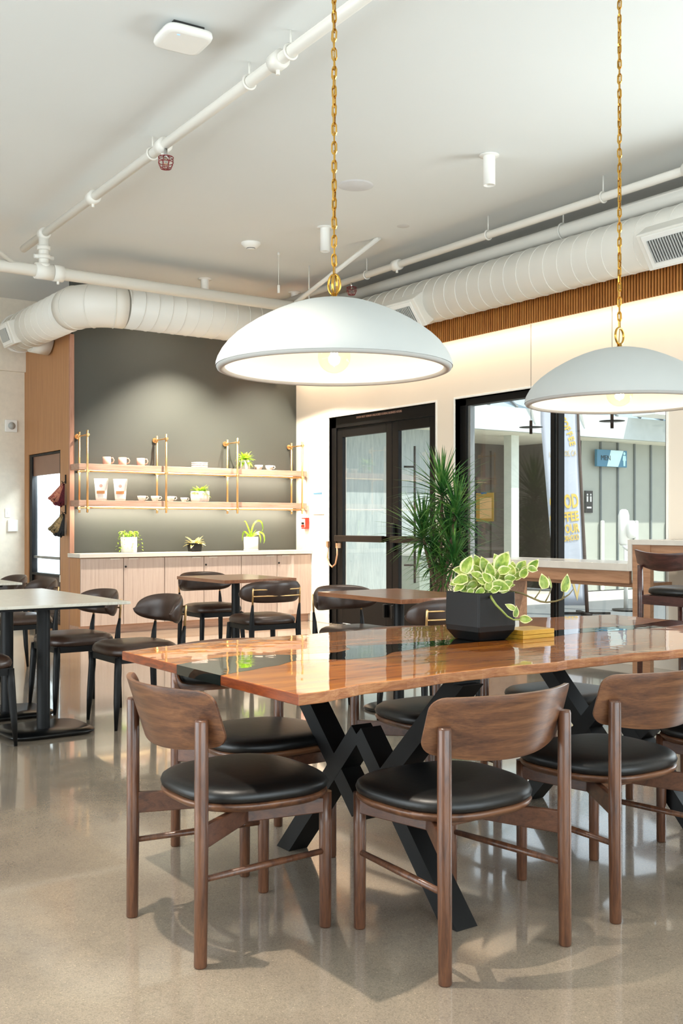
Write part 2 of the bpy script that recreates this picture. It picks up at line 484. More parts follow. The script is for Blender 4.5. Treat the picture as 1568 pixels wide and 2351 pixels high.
# window_1: two panes, black frame, centre mullion at y 6.80
b = bmesh.new(); x0, x1 = RX+.06, RX+.16
box(b, (x0, WY0, 0.08), (x1, WY0+.06, WZ)); box(b, (x0, WY1-.10, 0.08), (x1, WY1, WZ))
box(b, (x0, WY0, WZ-.07), (x1, WY1, WZ)); box(b, (x0, WY0, 0.08), (x1, WY1, 0.18))
wf = struct('window_1', b, M['blackframe'], bevel=.004)
b = bmesh.new(); box(b, (x0-.01, 6.855, 0.18), (x0+.07, 6.905, WZ-.07)); box(b, (x0-.01, 6.80, 0.18), (x0+.07, 6.83, WZ-.07))
obj('mullion', b, M['blackframe'], wf, bevel=.004)
b = bmesh.new(); box(b, (x0+.01, 6.83, 0.18), (x0+.06, 6.855, WZ-.07)); box(b, (x0+.02, WY1-.14, 0.18), (x1-.02, WY1-.10, WZ-.07))
obj('gasket', b, M['grey'], wf)
obj('pane', bbox((RX+.115, WY0+.06, 0.18), (RX+.122, 6.80, WZ-.07)), M['glass'], wf)
obj('pane', bbox((RX+.115, 6.90, 0.18), (RX+.122, WY1-.10, WZ-.07)), M['glass'], wf)

# white reveals round door and window
def reveal(name, y0, y1, z0, z1):
    b = bmesh.new(); t = .022
    box(b, (RX-.012, y0-t, z0), (RX+.25, y0, z1+t)); box(b, (RX-.012, y1, z0), (RX+.25, y1+t, z1+t)); box(b, (RX-.012, y0, z1), (RX+.25, y1, z1+t))
    struct(name, b, M['white'], bevel=.004)
reveal('trim_1', WY0, WY1, 0.08, WZ); reveal('trim_2', DY0, DY1, 0, DZ)

# baseboards
struct('baseboard_right', bbox((RX-.015, DY1+.022, 0), (RX, GY, .12)), M['wall'], bevel=.003)
struct('baseboard_right_window', bbox((RX-.015, WY1+.022, 0), (RX, DY0-.022, .12)), M['wall'], bevel=.003)
struct('baseboard_left', bbox((XL, LY-.015, 0), (4.2, LY, .12)), M['wallcream'], bevel=.003)

# ---- door_1: black double door
b = bmesh.new(); x0, x1 = RX+.03, RX+.13
box(b, (x0, DY0, 0), (x1, DY0+.05, DZ)); box(b, (x0, DY1-.10, 0), (x1, DY1, DZ)); box(b, (x0, DY0, DZ-.13), (x1, DY1, DZ))
door = struct('door_1', b, M['blackframe'], bevel=.004)
def leaf(name, ya, yb):
    b = bmesh.new(); xa, xb = RX+.045, RX+.095; zt = DZ-.135
    box(b, (xa, ya, 0.02), (xb, ya+.11, zt)); box(b, (xa, yb-.11, 0.02), (xb, yb, zt))
    box(b, (xa, ya+.11, zt-.11), (xb, yb-.11, zt)); box(b, (xa, ya+.11, 0.02), (xb, yb-.11, .34))
    l = obj(name, b, M['blackframe'], door, bevel=.004)
    obj('pane', bbox((RX+.066, ya+.11, .34), (RX+.072, yb-.11, zt-.11)), M['glass'], l)
    # push bar
    t = bmesh.new(); box(t, (RX-.05, ya+.07, 1.00), (RX-.005, yb-.07, 1.075)); box(t, (RX-.01, ya+.08, 1.005), (RX+.05, ya+.14, 1.07)); box(t, (RX-.01, yb-.14, 1.005), (RX+.05, yb-.08, 1.07))
    obj('push_bar', t, M['bronze'], l, bevel=.006)
    return l
YM = 9.315
la = leaf('door_leaf', DY0+.05, YM-.003); lb = leaf('door_leaf', YM+.003, DY1-.10)
obj('lock_case', bbox((RX+.0, YM-.07, .9), (RX+.05, YM-.01, 1.22)), M['black'], la, bevel=.015)
# outside pull handle on the right leaf
t = bmesh.new(); tube(t, [(RX+.19, 9.09, .55), (RX+.19, 9.09, 2.08)], .014, 10)
for z in (.75, 1.85): tube(t, [(RX+.09, 9.16, z), (RX+.19, 9.09, z)], .011, 8)
obj('pull_handle', t, M['black'], la)
# closers at the base and the armored cable loop
t = bmesh.new(); tube(t, [(RX-.01, DY1+.01, .96), (RX-.02, DY1+.015, .80), (RX-.02, DY1-.03, .72), (RX-.02, DY1-.09, .69), (RX-.01, DY1-.145, .73), (RX+.0, DY1-.165, .84), (RX+.0, DY1-.165, .94)], .011, 8)
box(t, (RX-.03, DY1-.01, .93), (RX+.0, DY1+.03, 1.0)); box(t, (RX-.01, DY1-.185, .92), (RX+.045, DY1-.145, .98))
obj('power_cable_loop', t, plain('tan_metal', '#C79B79', 0.4, 0.6), door)
for yy in (9.25, 9.40):
    obj('door_stop', bbox((RX-.02, yy-.02, .15), (RX+.045, yy+.02, .30)), M['black'], la if yy < YM else lb, bevel=.008)
text_mesh('header_lettering', 'DOOR MUST REMAIN UNLOCKED DURING BUSINESS HOURS', .034, plain('sign_lettering', '#B08A78', 0.6), door,
          (RX+.028, 9.55, DZ-.035), (pi/2, 0, -pi/2), .0008, .0006, sx=.92)

# ---- fluted valance with hidden light strip
b = bmesh.new(); y = 0.0; x0 = 6.955
pts = []
while y < GY-.03:
    box(b, (x0, y, 3.055), (x0+.020, y+.016, 3.62)); y += .030
v = obj('fluted_valance', b, M['slat'])
tag(v, 'fluted brown wood valance hiding a strip light above the doors and window', 'valance')
obj('valance_backing', bbox((x0+.018, -1.0, 3.058), (x0+.03, GY-.01, 3.62)), plain('dark_backing', '#2A1408', .6), v)
obj('valance_cap', bbox((x0+.03, -1.0, 3.60), (RX, GY, 3.62)), M['wall'], v)
ls = obj('strip_light', bbox((7.02, -1.0, 3.130), (7.06, GY-.05, 3.140)), glow('warm_led', '#FFD9A0', 6))
tag(ls, 'long warm strip light concealed behind the fluted wood valance', 'strip light')
lamp('cove_light', 'AREA', (7.04, 5.2, 3.125), (0.55, 0, -1), 34, (1.0, 0.79, 0.58), shape='RECTANGLE', size=12.0, size_y=.04)

# ================================================================ wood panelled block with cooler
PX = 4.2
CY0, CY1, CZ = 11.51, 12.60, 2.05
b = bmesh.new()
box(b, (PX, 11.22, 0), (PX+.05, CY0, 3.32)); box(b, (PX, CY1, 0), (PX+.05, LY, 3.32)); box(b, (PX, CY0, CZ), (PX+.05, CY1, 3.32))
box(b, (PX, CY0, 0), (PX+.05, CY1, .06)); box(b, (PX+.05, 11.37, 3.27), (4.95, LY, 3.32))
o = struct('wall_left_panelling', b, M['oakwarm'])
struct('trim_3', bbox((PX-.001, 11.215, 0), (PX+.052, 11.245, 3.32)), wood('rose_oak_edge', ['#8F6450', '#A87B65', '#B58A75'], (9,9,.4), .5), bevel=.002)

cool = thing('display_cooler', 'tall glass-fronted cooler with white lit interior set in the wood panelling', 'cooler', (PX+.03, (CY0+CY1)/2, 0))
hw = (CY1-CY0)/2
b = bmesh.new()
xo = .0
box(b, (xo-.02, -hw+.005, .06), (xo+.05, -hw+.05, CZ-.005)); box(b, (xo-.02, hw-.09, .06), (xo+.05, hw-.005, CZ-.005))
box(b, (xo-.02, -hw+.05, CZ-.03), (xo+.05, hw-.09, CZ-.005)); box(b, (xo-.02, -hw+.05, .60), (xo+.05, hw-.09, .63))
obj('frame', b, M['black'], cool, bevel=.004)
obj('header_panel', bbox((xo+.0, -hw+.05, 1.79), (xo+.03, hw-.09, CZ-.03)), plain('rose_bronze_panel', '#8E6A57', .35, .3), cool)
b = bmesh.new(); box(b, (xo+.01, -hw+.05, .06), (xo+.03, hw-.09, .60))
for k in range(7): box(b, (xo-.004, -hw+.10, .10+.045*k), (xo+.012, hw-.14, .122+.045*k))
obj('kick_plate', b, plain('brown_kick_plate', '#43291D', .4, .3), cool, bevel=.002)
wi = plain('cooler_white', '#F4F8FA', .5, var=.01)
b = bmesh.new()
box(b, (.62, -hw+.02, .60), (.64, hw-.02, 1.98)); box(b, (.05, -hw+.02, .60), (.62, -hw+.04, 1.98)); box(b, (.05, hw-.04, .60), (.62, hw-.02, 1.98))
box(b, (.05, -hw+.02, .60), (.62, hw-.02, .63)); box(b, (.05, -hw+.02, 1.96), (.62, hw-.02, 1.98))
obj('liner', b, wi, cool)
for z in (.80, 1.06, 1.30, 1.54):
    obj('shelf', bbox((.16, -hw+.04, z), (.60, -hw+.60, z+.02)), wi, cool)
obj('glass_door', bbox((xo+.018, -hw+.05, .63), (xo+.024, hw-.09, 1.79)), M['glass'], cool)
obj('door_rail', bbox((xo+.0, -hw+.05, .80), (xo+.03, hw-.09, .83)), M['grey'], cool)
obj('edge_lamp', bbox((.06, hw-.14, .66), (.09, hw-.10, 1.70)), glow('cooler_led', '#EAF4FF', 9), cool)
obj('door_hook', bbox((-.03, -hw-.0, .55), (.0, -hw+.03, .63)), M['white'], cool, bevel=.004)
lamp('cooler_light', 'AREA', (PX+.16, 12.0, 1.90), (0.35, 0, -1), 60, (0.86, 0.94, 1.0), shape='RECTANGLE', size=.9, size_y=.2)
# goods inside
pk = {'blue': plain('blue_pack', '#3E6E94', .4), 'dark': plain('dark_pack', '#2E3335', .4), 'yel': plain('yellow_pack', '#D9C93B', .4), 'glas': plain('grey_jar', '#8FA3A8', .2)}
def pack(y, z, w_, h_, m, label, cat='carton'):
    b = bmesh.new(); box(b, (-.03, -w_/2, 0), (.03, w_/2, h_)); box(b, (-.02, -w_/3, h_), (.02, w_/3, h_*1.12))
    o = obj('carton' if cat == 'carton' else 'jar', b, m, loc=(PX+.30, y, z), bevel=.004); tag(o, label, cat, 'goods in the lit cooler')
pack(11.70, 1.561, .05, .09, pk['blue'], 'left blue carton on the top cooler shelf'); pack(11.80, 1.561, .05, .07, pk['blue'], 'right blue carton on the top cooler shelf')
pack(11.66, 1.321, .04, .11, pk['glas'], 'tall grey jar on the second cooler shelf', 'jar')
pack(11.70, 1.081, .05, .12, pk['dark'], 'nearer dark carton on the third cooler shelf'); pack(11.80, 1.081, .05, .12, pk['dark'], 'farther dark carton on the third cooler shelf')
pack(11.74, .821, .16, .10, pk['yel'], 'wide yellow carton on the bottom cooler shelf')

# fabric bundles hanging on the panelling
def bundle(y, z, c1, c2, label):
    t = thing('fabric_bundle', label, 'fabric', (PX, y, z), 0, 'fabric bundles hooked on the panelling')
    def mk(a0, a1, L, m, nm):
        b = bmesh.new(); N = 14; top = []; bot = []
        for i in range(N+1):
            a = a0 + (a1-a0)*i/N; k = 1 + .10*sin(i*2.4) + .05*sin(i*5.1)
            top.append(V(-.03, .01*sin(a), 0)); bot.append(V(-.03 - L*sin(a)*.9*k, .09*cos(i*1.9)*.4, -L*cos(a)*k))
        vt = [b.verts.new(top[i] + (bot[i]-top[i])*(j/4) + V(0, .018*sin(i*2.1)*(j/4), 0)) for i in range(N+1) for j in range(5)]
        for i in range(N):
            for j in range(4):
                f = b.faces.new((vt[i*5+j], vt[i*5+j+1], vt[(i+1)*5+j+1], vt[(i+1)*5+j])); f.smooth = True
        o = obj(nm, b, m, t); s = o.modifiers.new('th', 'SOLIDIFY'); s.thickness = .03; s.offset = 0
        return o
    mk(-.02, .42, .24, c1, 'gathered_cloth'); mk(.38, .82, .235, c2, 'patterned_cloth')
    b = bmesh.new(); box(b, (-.012, -.008, .0), (.0, .008, .10)); tube(b, [(-.01,0,.02), (-.04,0,.01), (-.05,0,.03)], .005, 6)
    obj('hook', b, M['black'], t)
def pattern(name, c1, c2, c3):
    m, nt, b_ = nmat(name); n, _ = tex_noise(nt, (1,1,1), 45, 3, .6, .5)
    r_ = ramp(nt, n.outputs[0], [(.38, lin(c1)), (.5, lin(c2)), (.62, lin(c3))]); nt.links.new(r_.outputs[0], b_.inputs['Base Color']); b_.inputs['Roughness'].default_value = .8
    return m
bundle(11.33, 1.66, pattern('maroon_cloth', '#4A0E1C', '#6B1A2A', '#3C0C16'), pattern('pink_floral', '#8C4A3C', '#C48A70', '#7A2A30'), 'maroon fabric bundle with pink floral side, upper of two on hooks')
bundle(11.33, 1.32, pattern('black_cloth', '#14161A', '#23272A', '#0E0F10'), pattern('olive_floral', '#5B5238', '#A08A62', '#3A3426'), 'black fabric bundle with tan floral side, lower of two on hooks')

# switches and device on the light wall at the left
t = thing('wall_strobe', 'white square alarm device with round centre high on the left wall', 'alarm', (4.03, LY, 2.33))
obj('plate', bbox((-.075, -.03, 0), (.075, 0, .15)), M['white'], t, bevel=.01)
b = bmesh.new(); lathe(b, [(0, 0), (.04, 0), (.045, .012), (0, .014)], 20); obj('lens', b, M['plaster'], t, (0, -.03, .075), (pi/2, 0, 0))
b = bbox((-.03, -.012, -.055), (.03, 0, .055)); box(b, (-.008, -.02, -.02), (.008, -.012, .02)); o = obj('light_switch', b, M['white'], loc=(3.99, LY, 1.345), bevel=.003); tag(o, 'slim white switch plate on the left wall, above the control box', 'switch')
b = bbox((-.06, -.03, -.07), (.06, 0, .07)); box(b, (.02, -.035, .02), (.045, -.03, .045)); o = obj('control_box', b, M['white'], loc=(4.05, LY, 1.19), bevel=.006); tag(o, 'white control box on the left wall, below the slim switch', 'control')

# ================================================================ back cabinet and counter
PXC = PX
cab = thing('base_cabinet', 'long pale oak base cabinet with six doors under the counter', 'cabinet', (PX, 10.9, 0))
L = RX - PX
obj('carcass', bbox((0, .02, .09), (L-.002, .315, .835)), M['oakwarm'], cab)
obj('toe_kick', bbox((.0, .05, 0), (L-.002, .315, .09)), M['oakh'], cab)
for k in range(6):
    d = obj('door', bbox((k*L/6+.004, 0, .095), ((k+1)*L/6-.004, .02, .83)), M['oakpale'], cab, bevel=.002)
    e = (k+1)*L/6-.16 if k % 2 == 0 else k*L/6+.06
    obj('edge_pull', bbox((e, -.014, .817), (e+.11, .004, .828)), M['quartz'], d)
    if k % 2 == 1:
        b = bmesh.new(); lathe(b, [(0, 0), (.012, 0), (.012, .006), (0, .006)], 12)
        obj('lock', b, M['black'], d, (k*L/6+.025, 0, .735), (pi/2, 0, 0))
o = obj('countertop', bbox((-.015, -.02, .84), (L-.002, .345, .885)), M['quartz'], loc=(PX, 10.9, 0), bevel=.003)
tag(o, 'long pale quartz countertop on the oak base cabinet', 'countertop')

# ================================================================ brass and wood wall shelves
sh = thing('wall_shelving', 'two-tier wooden shelving hung on brass rods on the dark green wall', 'shelf unit', (PX, GY, 0))
for z in (1.405, 1.806):
    s = obj('shelf', bbox((.01, -.28, z), (L-.02, -.02, z+.066)), M['oakh'], sh, bevel=.002)
    b = bmesh.new(); tube(b, [(.02, -.305, z-.018), (L-.09, -.305, z-.018)], .009, 10); obj('front_rail', b, M['brass'], s)
    obj('led_strip', bbox((.12, -.20, z-.006), (L-.18, -.175, z)), glow('shelf_led', '#FFDFA8', 7), s)
for i, x in enumerate((.09, 1.03, 1.96, 2.88)):
    b = bmesh.new()
    tube(b, [(x, -.325, 1.335), (x, -.325, 2.235)], .0115, 12); obj('front_rod', b, M['brass'], sh)
    b = bmesh.new(); tube(b, [(x+.01, -.06, 1.335), (x+.01, -.06, 2.235)], .0115, 12); obj('rear_rod', b, M['brass'], sh)
    for z in (2.185, 1.788, 1.387):
        b = bmesh.new(); tube(b, [(x+.005, 0, z), (x, -.345, z)], .008, 8)
        for yy in (-.325, -.06):
            tube(b, [(x+.004, yy-.018, z), (x+.004, yy+.018, z)], .016, 10)
        if z > 2: tube(b, [(x+.005, -.001, 2.185), (x+.005, -.016, 2.185)], .03, 14)
        obj('bracket', b, M['brass'], sh)
for z in (1.39, 1.79):
    lamp('shelf_light', 'AREA', (5.7, 11.08, z), (0, 0.45, -1), 32 if z < 1.5 else 24, (1.0, 0.88, 0.72), shape='RECTANGLE', size=2.9, size_y=.03)

# crockery
def mug():
    b = bmesh.new(); lathe(b, [(0, 0), (.043, 0), (.046, .006), (.046, .088), (.042, .088), (.042, .01), (0, .01)], 28)
    t = thing('mug', '', 'mug', group='pink mugs on the upper shelf')
    obj('body', b, M['pink'], t)
    b = bmesh.new(); tube(b, [(.043, 0, .075), (.066, 0, .078), (.078, 0, .055), (.072, 0, .028), (.043, 0, .016)], .0065, 8); obj('handle', b, M['pink'], t)
    return t
def cup(s=1.0):
    b = bmesh.new(); lathe(b, [(0, 0), (.028*s, 0), (.034*s, .01*s), (.046*s, .035*s), (.05*s, .06*s), (.046*s, .06*s), (.041*s, .034*s), (.028*s, .01*s), (0, .008*s)], 28)
    t = thing('cup', '', 'cup', group='white cups on the shelves')
    obj('body', b, M['cup'], t)
    b = bmesh.new(); tube(b, [(.046*s, 0, .052*s), (.066*s, 0, .054*s), (.074*s, 0, .038*s), (.062*s, 0, .022*s), (.04*s, 0, .02*s)], .0055*s, 8); obj('handle', b, M['cup'], t)
    return t
ZU, ZL = 1.8725, 1.4715
YS = 11.08
def ux(u, y):      # x on the row y that faces image column u (layout notes)
    a = (u-784)/2400
    return y*(0.575+0.818*a)/(0.818-0.575*a)
m0 = mug()
for i, (u, lab) in enumerate(((245, 'leftmost of three pink stoneware mugs on the upper shelf'), (281, 'middle one of three pink stoneware mugs on the upper shelf'), (323, 'rightmost of three pink stoneware mugs on the upper shelf'))):
    if i == 0: m0.location = (ux(u, YS), YS, ZU); m0['label'] = lab; m0.rotation_euler.z = -.3
    else: dup(m0, (ux(u, YS), YS, ZU), -.3 - .1*i, lab)
c0 = cup()
cups = [(325, ZL, 'first white cup right of the coffee bags on the lower shelf'), (356, ZL, 'second white cup right of the coffee bags on the lower shelf'), (391, ZL, 'third white cup on the lower shelf, behind the brass rod'),
        (594, ZU, 'white cup with hidden handle beside the upper shelf plant'), (618, ZU, 'rightmost white cup on the upper shelf')]
for i, (u, z, lab) in enumerate(cups):
    rz = 1.9 if u == 594 else -.35
    if i == 0: c0.location = (ux(u, YS), YS, z); c0['label'] = lab; c0.rotation_euler.z = rz
    else: dup(c0, (ux(u, YS), YS, z), rz, lab)
ce = cup(.8); ce.location = (ux(422, YS), YS, ZL); ce.rotation_euler.z = -.35; ce['label'] = 'smallest white cup, nearest the white pot on the lower shelf'
# plates
for k in range(3):
    b = bmesh.new(); lathe(b, [(0, 0), (.088, 0), (.095, .004), (.096, .021), (.09, .021), (.088, .006), (0, .005)], 36)
    o = obj('plate', b, M['cup'], loc=(ux(458, YS), YS, ZU + k*.0215))
    tag(o, ('bottom', 'middle', 'top')[k] + ' plate of the cream stack on the upper shelf', 'plate', 'stacked cream plates on the upper shelf')
# coffee bags
bagm = plain('matte_bag', '#EFE3DA', .5, var=.02)
def bag():
    t = thing('coffee_bag', '', 'bag', group='coffee bags on the lower shelf')
    b = bmesh.new(); N = 16
    def prof(z):      # half width, half depth
        k = z/.245
        return .058+.020*k, .034*(1-k)**.7+.003
    rings = []
    for j in range(9):
        z = .245*j/8; w_, d_ = prof(z)
        rings.append([b.verts.new((x, y, z)) for x, y in supell(w_, d_, 3.5, N)])
    for a, c in zip(rings, rings[1:]):
        for k in range(N):
            f = b.faces.new((a[k], a[(k+1)%N], c[(k+1)%N], c[k])); f.smooth = True
    b.faces.new(rings[0][::-1]); b.faces.new(rings[-1]); obj('pouch', b, bagm, t)
    def front(z): return -prof(z)[1] - .0015
    b = bmesh.new(); N = 18; zc = .165
    vs = [b.verts.new((.019*cos(2*pi*k/N), front(zc+.019*sin(2*pi*k/N))-.001, zc+.019*sin(2*pi*k/N))) for k in range(N)]; b.faces.new(vs)
    obj('round_label', b, plain('dusty_pink_print', '#C98F86', .6), t, fix=False)
    b = bmesh.new(); q = [(-.045, .075), (.045, .075), (.045, .108), (-.045, .108)]
    b.faces.new([b.verts.new((x, front(z)-.002, z)) for x, z in q]); obj('label_band', b, plain('copper_print', '#B07A4A', .5), t, fix=False)
    b = bmesh.new(); q = [(-.03, .03), (.03, .03), (.032, .058), (-.032, .058)]
    b.faces.new([b.verts.new((x, front(z)-.002, z)) for x, z in q]); obj('text_panel', b, plain('grey_print', '#B9B7B4', .5), t, fix=False)
    return t
bg0 = bag(); bg0.location = (ux(232, YS), YS, ZL); bg0['label'] = 'left white coffee bag with round pink label on the lower shelf'; bg0.rotation_euler.z = -.55
dup(bg0, (ux(276, YS), YS, ZL), -.5, 'right white coffee bag with round pink label, nearest the cups')

# fire alarm and plaque on the right wall
t = thing('fire_alarm_pull', 'red fire alarm pull station on the wall between cabinet and door', 'fire alarm', (RX, 11.0, 1.22))
obj('housing', bbox((-.05, -.055, -.07), (0, .055, .07)), M['red'], t, bevel=.006)
obj('pull_plate', bbox((-.058, -.038, -.055), (-.05, .045, .055)), plain('pale_plate', '#E8C9BC', .4), t, bevel=.002)
obj('pull_handle', bbox((-.066, -.02, -.012), (-.058, .03, .012)), M['black'], t, bevel=.002)
obj('lower_plate', bbox((-.062, -.034, -.05), (-.058, .04, -.02)), M['red'], t)
t = thing('notice_plaque', 'framed pale green notice plaque on the wall left of the black door', 'notice', (RX, 10.73, 1.47))
obj('acrylic_back', bbox((-.012, -.12, -.14), (0, .12, .14)), plain('pale_green_acrylic', '#DDE7DD', .2), t, bevel=.003)
obj('heading', bbox((-.014, -.09, .105), (-.012, .10, .128)), plain('blue_heading', '#5F88A0', .5), t)
b = bmesh.new()
for k in range(6): box(b, (-.0135, -.08+.03*(k%2), .07-.028*k), (-.012, .07, .074-.028*k))
obj('text_lines', b, plain('grey_lines', '#A9B5AE', .5), t)
# ================================================================ ceiling services
# main spiral duct: along the back (x direction), elbow, then away at left; long one along the right wall
def duct_part(name, path, r, parent, seams=None):
    b = bmesh.new(); tube(b, path, r, 40)
    if seams:
        p0, p1, n = seams; p0 = Vector(p0); p1 = Vector(p1); d = (p1-p0).normalized()
        a, c_ = frame_of(d); slant = .09
        N = 30; Ln = (p1-p0).length
        tube(b, [p0 + d*(Ln*k/(n*N)) + a*((r+.001)*cos(2*pi*k/N)) + c_*((r+.001)*sin(2*pi*k/N)) for k in range(n*N+1)], .0036, 5)
    return obj(name, b, M['ductw'], parent)
def arc(c, r, a0, a1, n, z):
    return [(c[0]+r*cos(a0+(a1-a0)*i/n), c[1]+r*sin(a0+(a1-a0)*i/n), z) for i in range(n+1)]
ZD = 3.43; RD = .215; YD = 10.05; XD = 6.72
du = thing('spiral_duct', 'large white spiral duct running round the back and right side of ceiling', 'duct')
R1 = .40
duct_part('duct_run', [(3.93+R1, YD, ZD), (XD-R1, YD, ZD)], RD, du, ((3.93+R1, YD, ZD), (XD-R1, YD, ZD), 13))
duct_part('duct_elbow', arc((3.93+R1, YD+R1), R1, -pi/2, -pi, 8, ZD), RD+.004, du)
duct_part('duct_elbow', arc((XD-R1, YD-R1), R1, pi/2, 0, 8, ZD), RD+.004, du)
duct_part('duct_run', [(3.93, YD+R1, ZD), (3.93, 12.1, ZD)], RD, du, ((3.93, YD+R1, ZD), (3.93, 12.1, ZD), 9))
duct_part('duct_run', [(XD, YD-R1, ZD), (XD, 0.5, ZD)], RD, du, ((XD, YD-R1, ZD), (XD, 1.0, ZD), 54))
b = bmesh.new()
for i in range(3):
    a = -pi/2 - (pi/2)*(i+.5)/3*1.0; cx, cy = 3.93+R1, YD+R1
    N = 40; d = V(sin(a), -cos(a), 0); n_ = V(cos(a), sin(a), 0); q = V(cx, cy, ZD)+n_*R1
    tube(b, [q + n_*((RD+.006)*cos(2*pi*k/N)) + V(0,0,1)*((RD+.006)*sin(2*pi*k/N)) for k in range(N+1)], .005, 6, caps=False)
obj('elbow_seams', b, M['ductw'], du)
b = bmesh.new(); lathe(b, [(RD, 0), (RD+.012, .0), (RD+.012, .05), (RD-.02, .06), (0, .065)], 40)
obj('end_cap', b, M['ductw'], du, (3.93, 12.1, ZD), (-pi/2, 0, 0))
b = bmesh.new(); tube(b, [(3.98, 11.85, ZD-.08), (4.19, 11.85, ZD-.10)], .17, 28); obj('side_outlet', b, M['ductw'], du)
def register(loc, rotz, w_=.42, h_=.20, tilt=0):
    """saddle box with grille; local -Y is out of the duct"""
    e = obj('vent_register', (lambda bb: (box(bb, (-w_/2-.08, -.10, -h_/2-.05), (w_/2+.08, .16, h_/2+.05)), bb)[1])(bmesh.new()), M['ductw'], du, loc, (tilt, 0, rotz), bevel=.01)
    g = bmesh.new(); box(g, (-w_/2-.03, -.112, -h_/2-.03), (w_/2+.03, -.10, h_/2+.03)); obj('face_plate', g, M['white'], e, bevel=.004)
    g = bmesh.new(); box(g, (-w_/2+.01, -.114, -h_/2+.01), (w_/2-.01, -.112, h_/2-.01)); obj('grille_void', g, M['darkgrey'], e)
    g = bmesh.new(); n = 17
    for k in range(n):
        x = -w_/2+.02+(w_-.04)*k/(n-1); box(g, (x-.005, -.124, -h_/2+.01), (x+.005, -.114, h_/2-.01))
    obj('grille', g, M['plaster'], e)
register((XD-.16, 8.18, ZD-.10), -pi/2, tilt=.62)
register((XD-.16, 4.93, ZD-.10), -pi/2, tilt=.62)
register((3.93-.15, 11.85, ZD-.05), -pi/2, .24, .16, tilt=.35)

def pipe(name, p0, p1, r, label, coup=(), hang=(), seg=14):
    b = bmesh.new(); tube(b, [p0, p1], r, seg); o = obj(name, b, M['ductw']); tag(o, label, 'pipe')
    p0 = Vector(p0); p1 = Vector(p1); d = (p1-p0).normalized()
    for s in coup:
        q = p0 + (p1-p0)*s; b = bmesh.new(); tube(b, [q-d*.05, q-d*.045, q+d*.045, q+d*.05], [r+.004, r+.02, r+.02, r+.004], seg)
        tube(b, [q+V(0,0,-r-.0)+d*.0, q+V(0,0,-r-.045)], .012, 8); obj('coupling', b, M['ductw'], o)
    for s in hang:
        q = p0 + (p1-p0)*s; b = bmesh.new(); N = 16; a, c_ = frame_of(d)
        tube(b, [q + a*((r+.007)*cos(2*pi*k/N)) + c_*((r+.007)*sin(2*pi*k/N)) for k in range(N+1)], .008, 6, caps=False)
        tube(b, [q+V(0,0,r), V(q.x, q.y, ZC)], .006, 6); obj('hanger', b, M['ductw'], o)
    return o
XP, YP = 3.232, 9.28
lp = pipe('sprinkler_pipe', (3.0, 1.0, 3.83), (3.25, 9.9, 3.83), .034, 'white sprinkler pipe crossing the ceiling diagonally at left', coup=(.456, .635, .789, .93), hang=(.44, .494, .655))
mp_ = pipe('main_pipe', (XL, YP, 3.49), (6.25, YP, 3.49), .055, 'thick white pipe crossing the whole ceiling in front of the back duct', coup=(.710,), hang=(.985,))
b = bmesh.new(); tube(b, [(XP, YP, 3.49), (XP, YP, 3.83)], .045, 14)
for z in (3.54, 3.62, 3.70): tube(b, [(XP, YP, z-.02), (XP, YP, z+.02)], .06, 14)
tube(b, [(XP-.09, YP, 3.62), (XP+.09, YP, 3.62)], .02, 8); tube(b, [(XP-.08, YP, 3.49), (XP+.08, YP, 3.49)], .072, 14)
obj('riser_tee', b, M['ductw'], mp_)
b = bmesh.new(); tube(b, [(3.0, YP, 3.50), (1.9, YP-.5, ZC)], .02, 8); obj('brace', b, M['ductw'], mp_)
b = bmesh.new(); tube(b, [(5.9, YP+.05, 3.50), (6.05, YP-1.3, ZC)], .024, 8); obj('brace', b, M['ductw'], mp_)
pipe('sprinkler_pipe', (6.42, 0.5, 3.78), (6.42, 10.6, 3.78), .034, 'thin white sprinkler pipe along the ceiling near the right duct', coup=(.42, .76), hang=(.50, .63, .81))
pipe('conduit_pipe', (6.80, 0.5, 3.75), (6.80, 10.9, 3.75), .062, 'thick white pipe between the ceiling and the right duct', hang=(.56,))

def spr_head(loc, label, s=1.0):
    t = thing('caged_sprinkler_head', label, 'sprinkler', loc, 0, 'red caged sprinkler heads')
    b = bmesh.new(); tube(b, [(0,0,.05), (0,0,-.02)], .012, 8); tube(b, [(0,0,-.05), (0,0,-.054)], .018, 10); tube(b, [(-.012,0,-.02), (0,0,-.05), (.012,0,-.02)], .003, 6)
    obj('nozzle', b, M['chrome'], t)
    b = bmesh.new(); r_ = .052
    for rr, z in ((r_, -.01), (r_*.98, -.045), (r_*.7, -.085)):
        tube(b, [(rr*cos(2*pi*k/20), rr*sin(2*pi*k/20), z) for k in range(21)], .0028, 5, caps=False)
    for k in range(8):
        a = 2*pi*k/8; tube(b, [(.01*cos(a), .01*sin(a), 0), (r_*cos(a), r_*sin(a), -.01), (r_*cos(a), r_*sin(a), -.05), (r_*.7*cos(a), r_*.7*sin(a), -.085), (0,0,-.09)], .0025, 5)
    obj('cage', b, plain('red_cage', '#7E1F24', .4, .3), t)
spr_head((3.157, 6.60, 3.745), 'red caged sprinkler head under the left ceiling pipe')
spr_head((6.42, 8.95, 3.71), 'red caged sprinkler head just behind the brass chain of the left pendant')

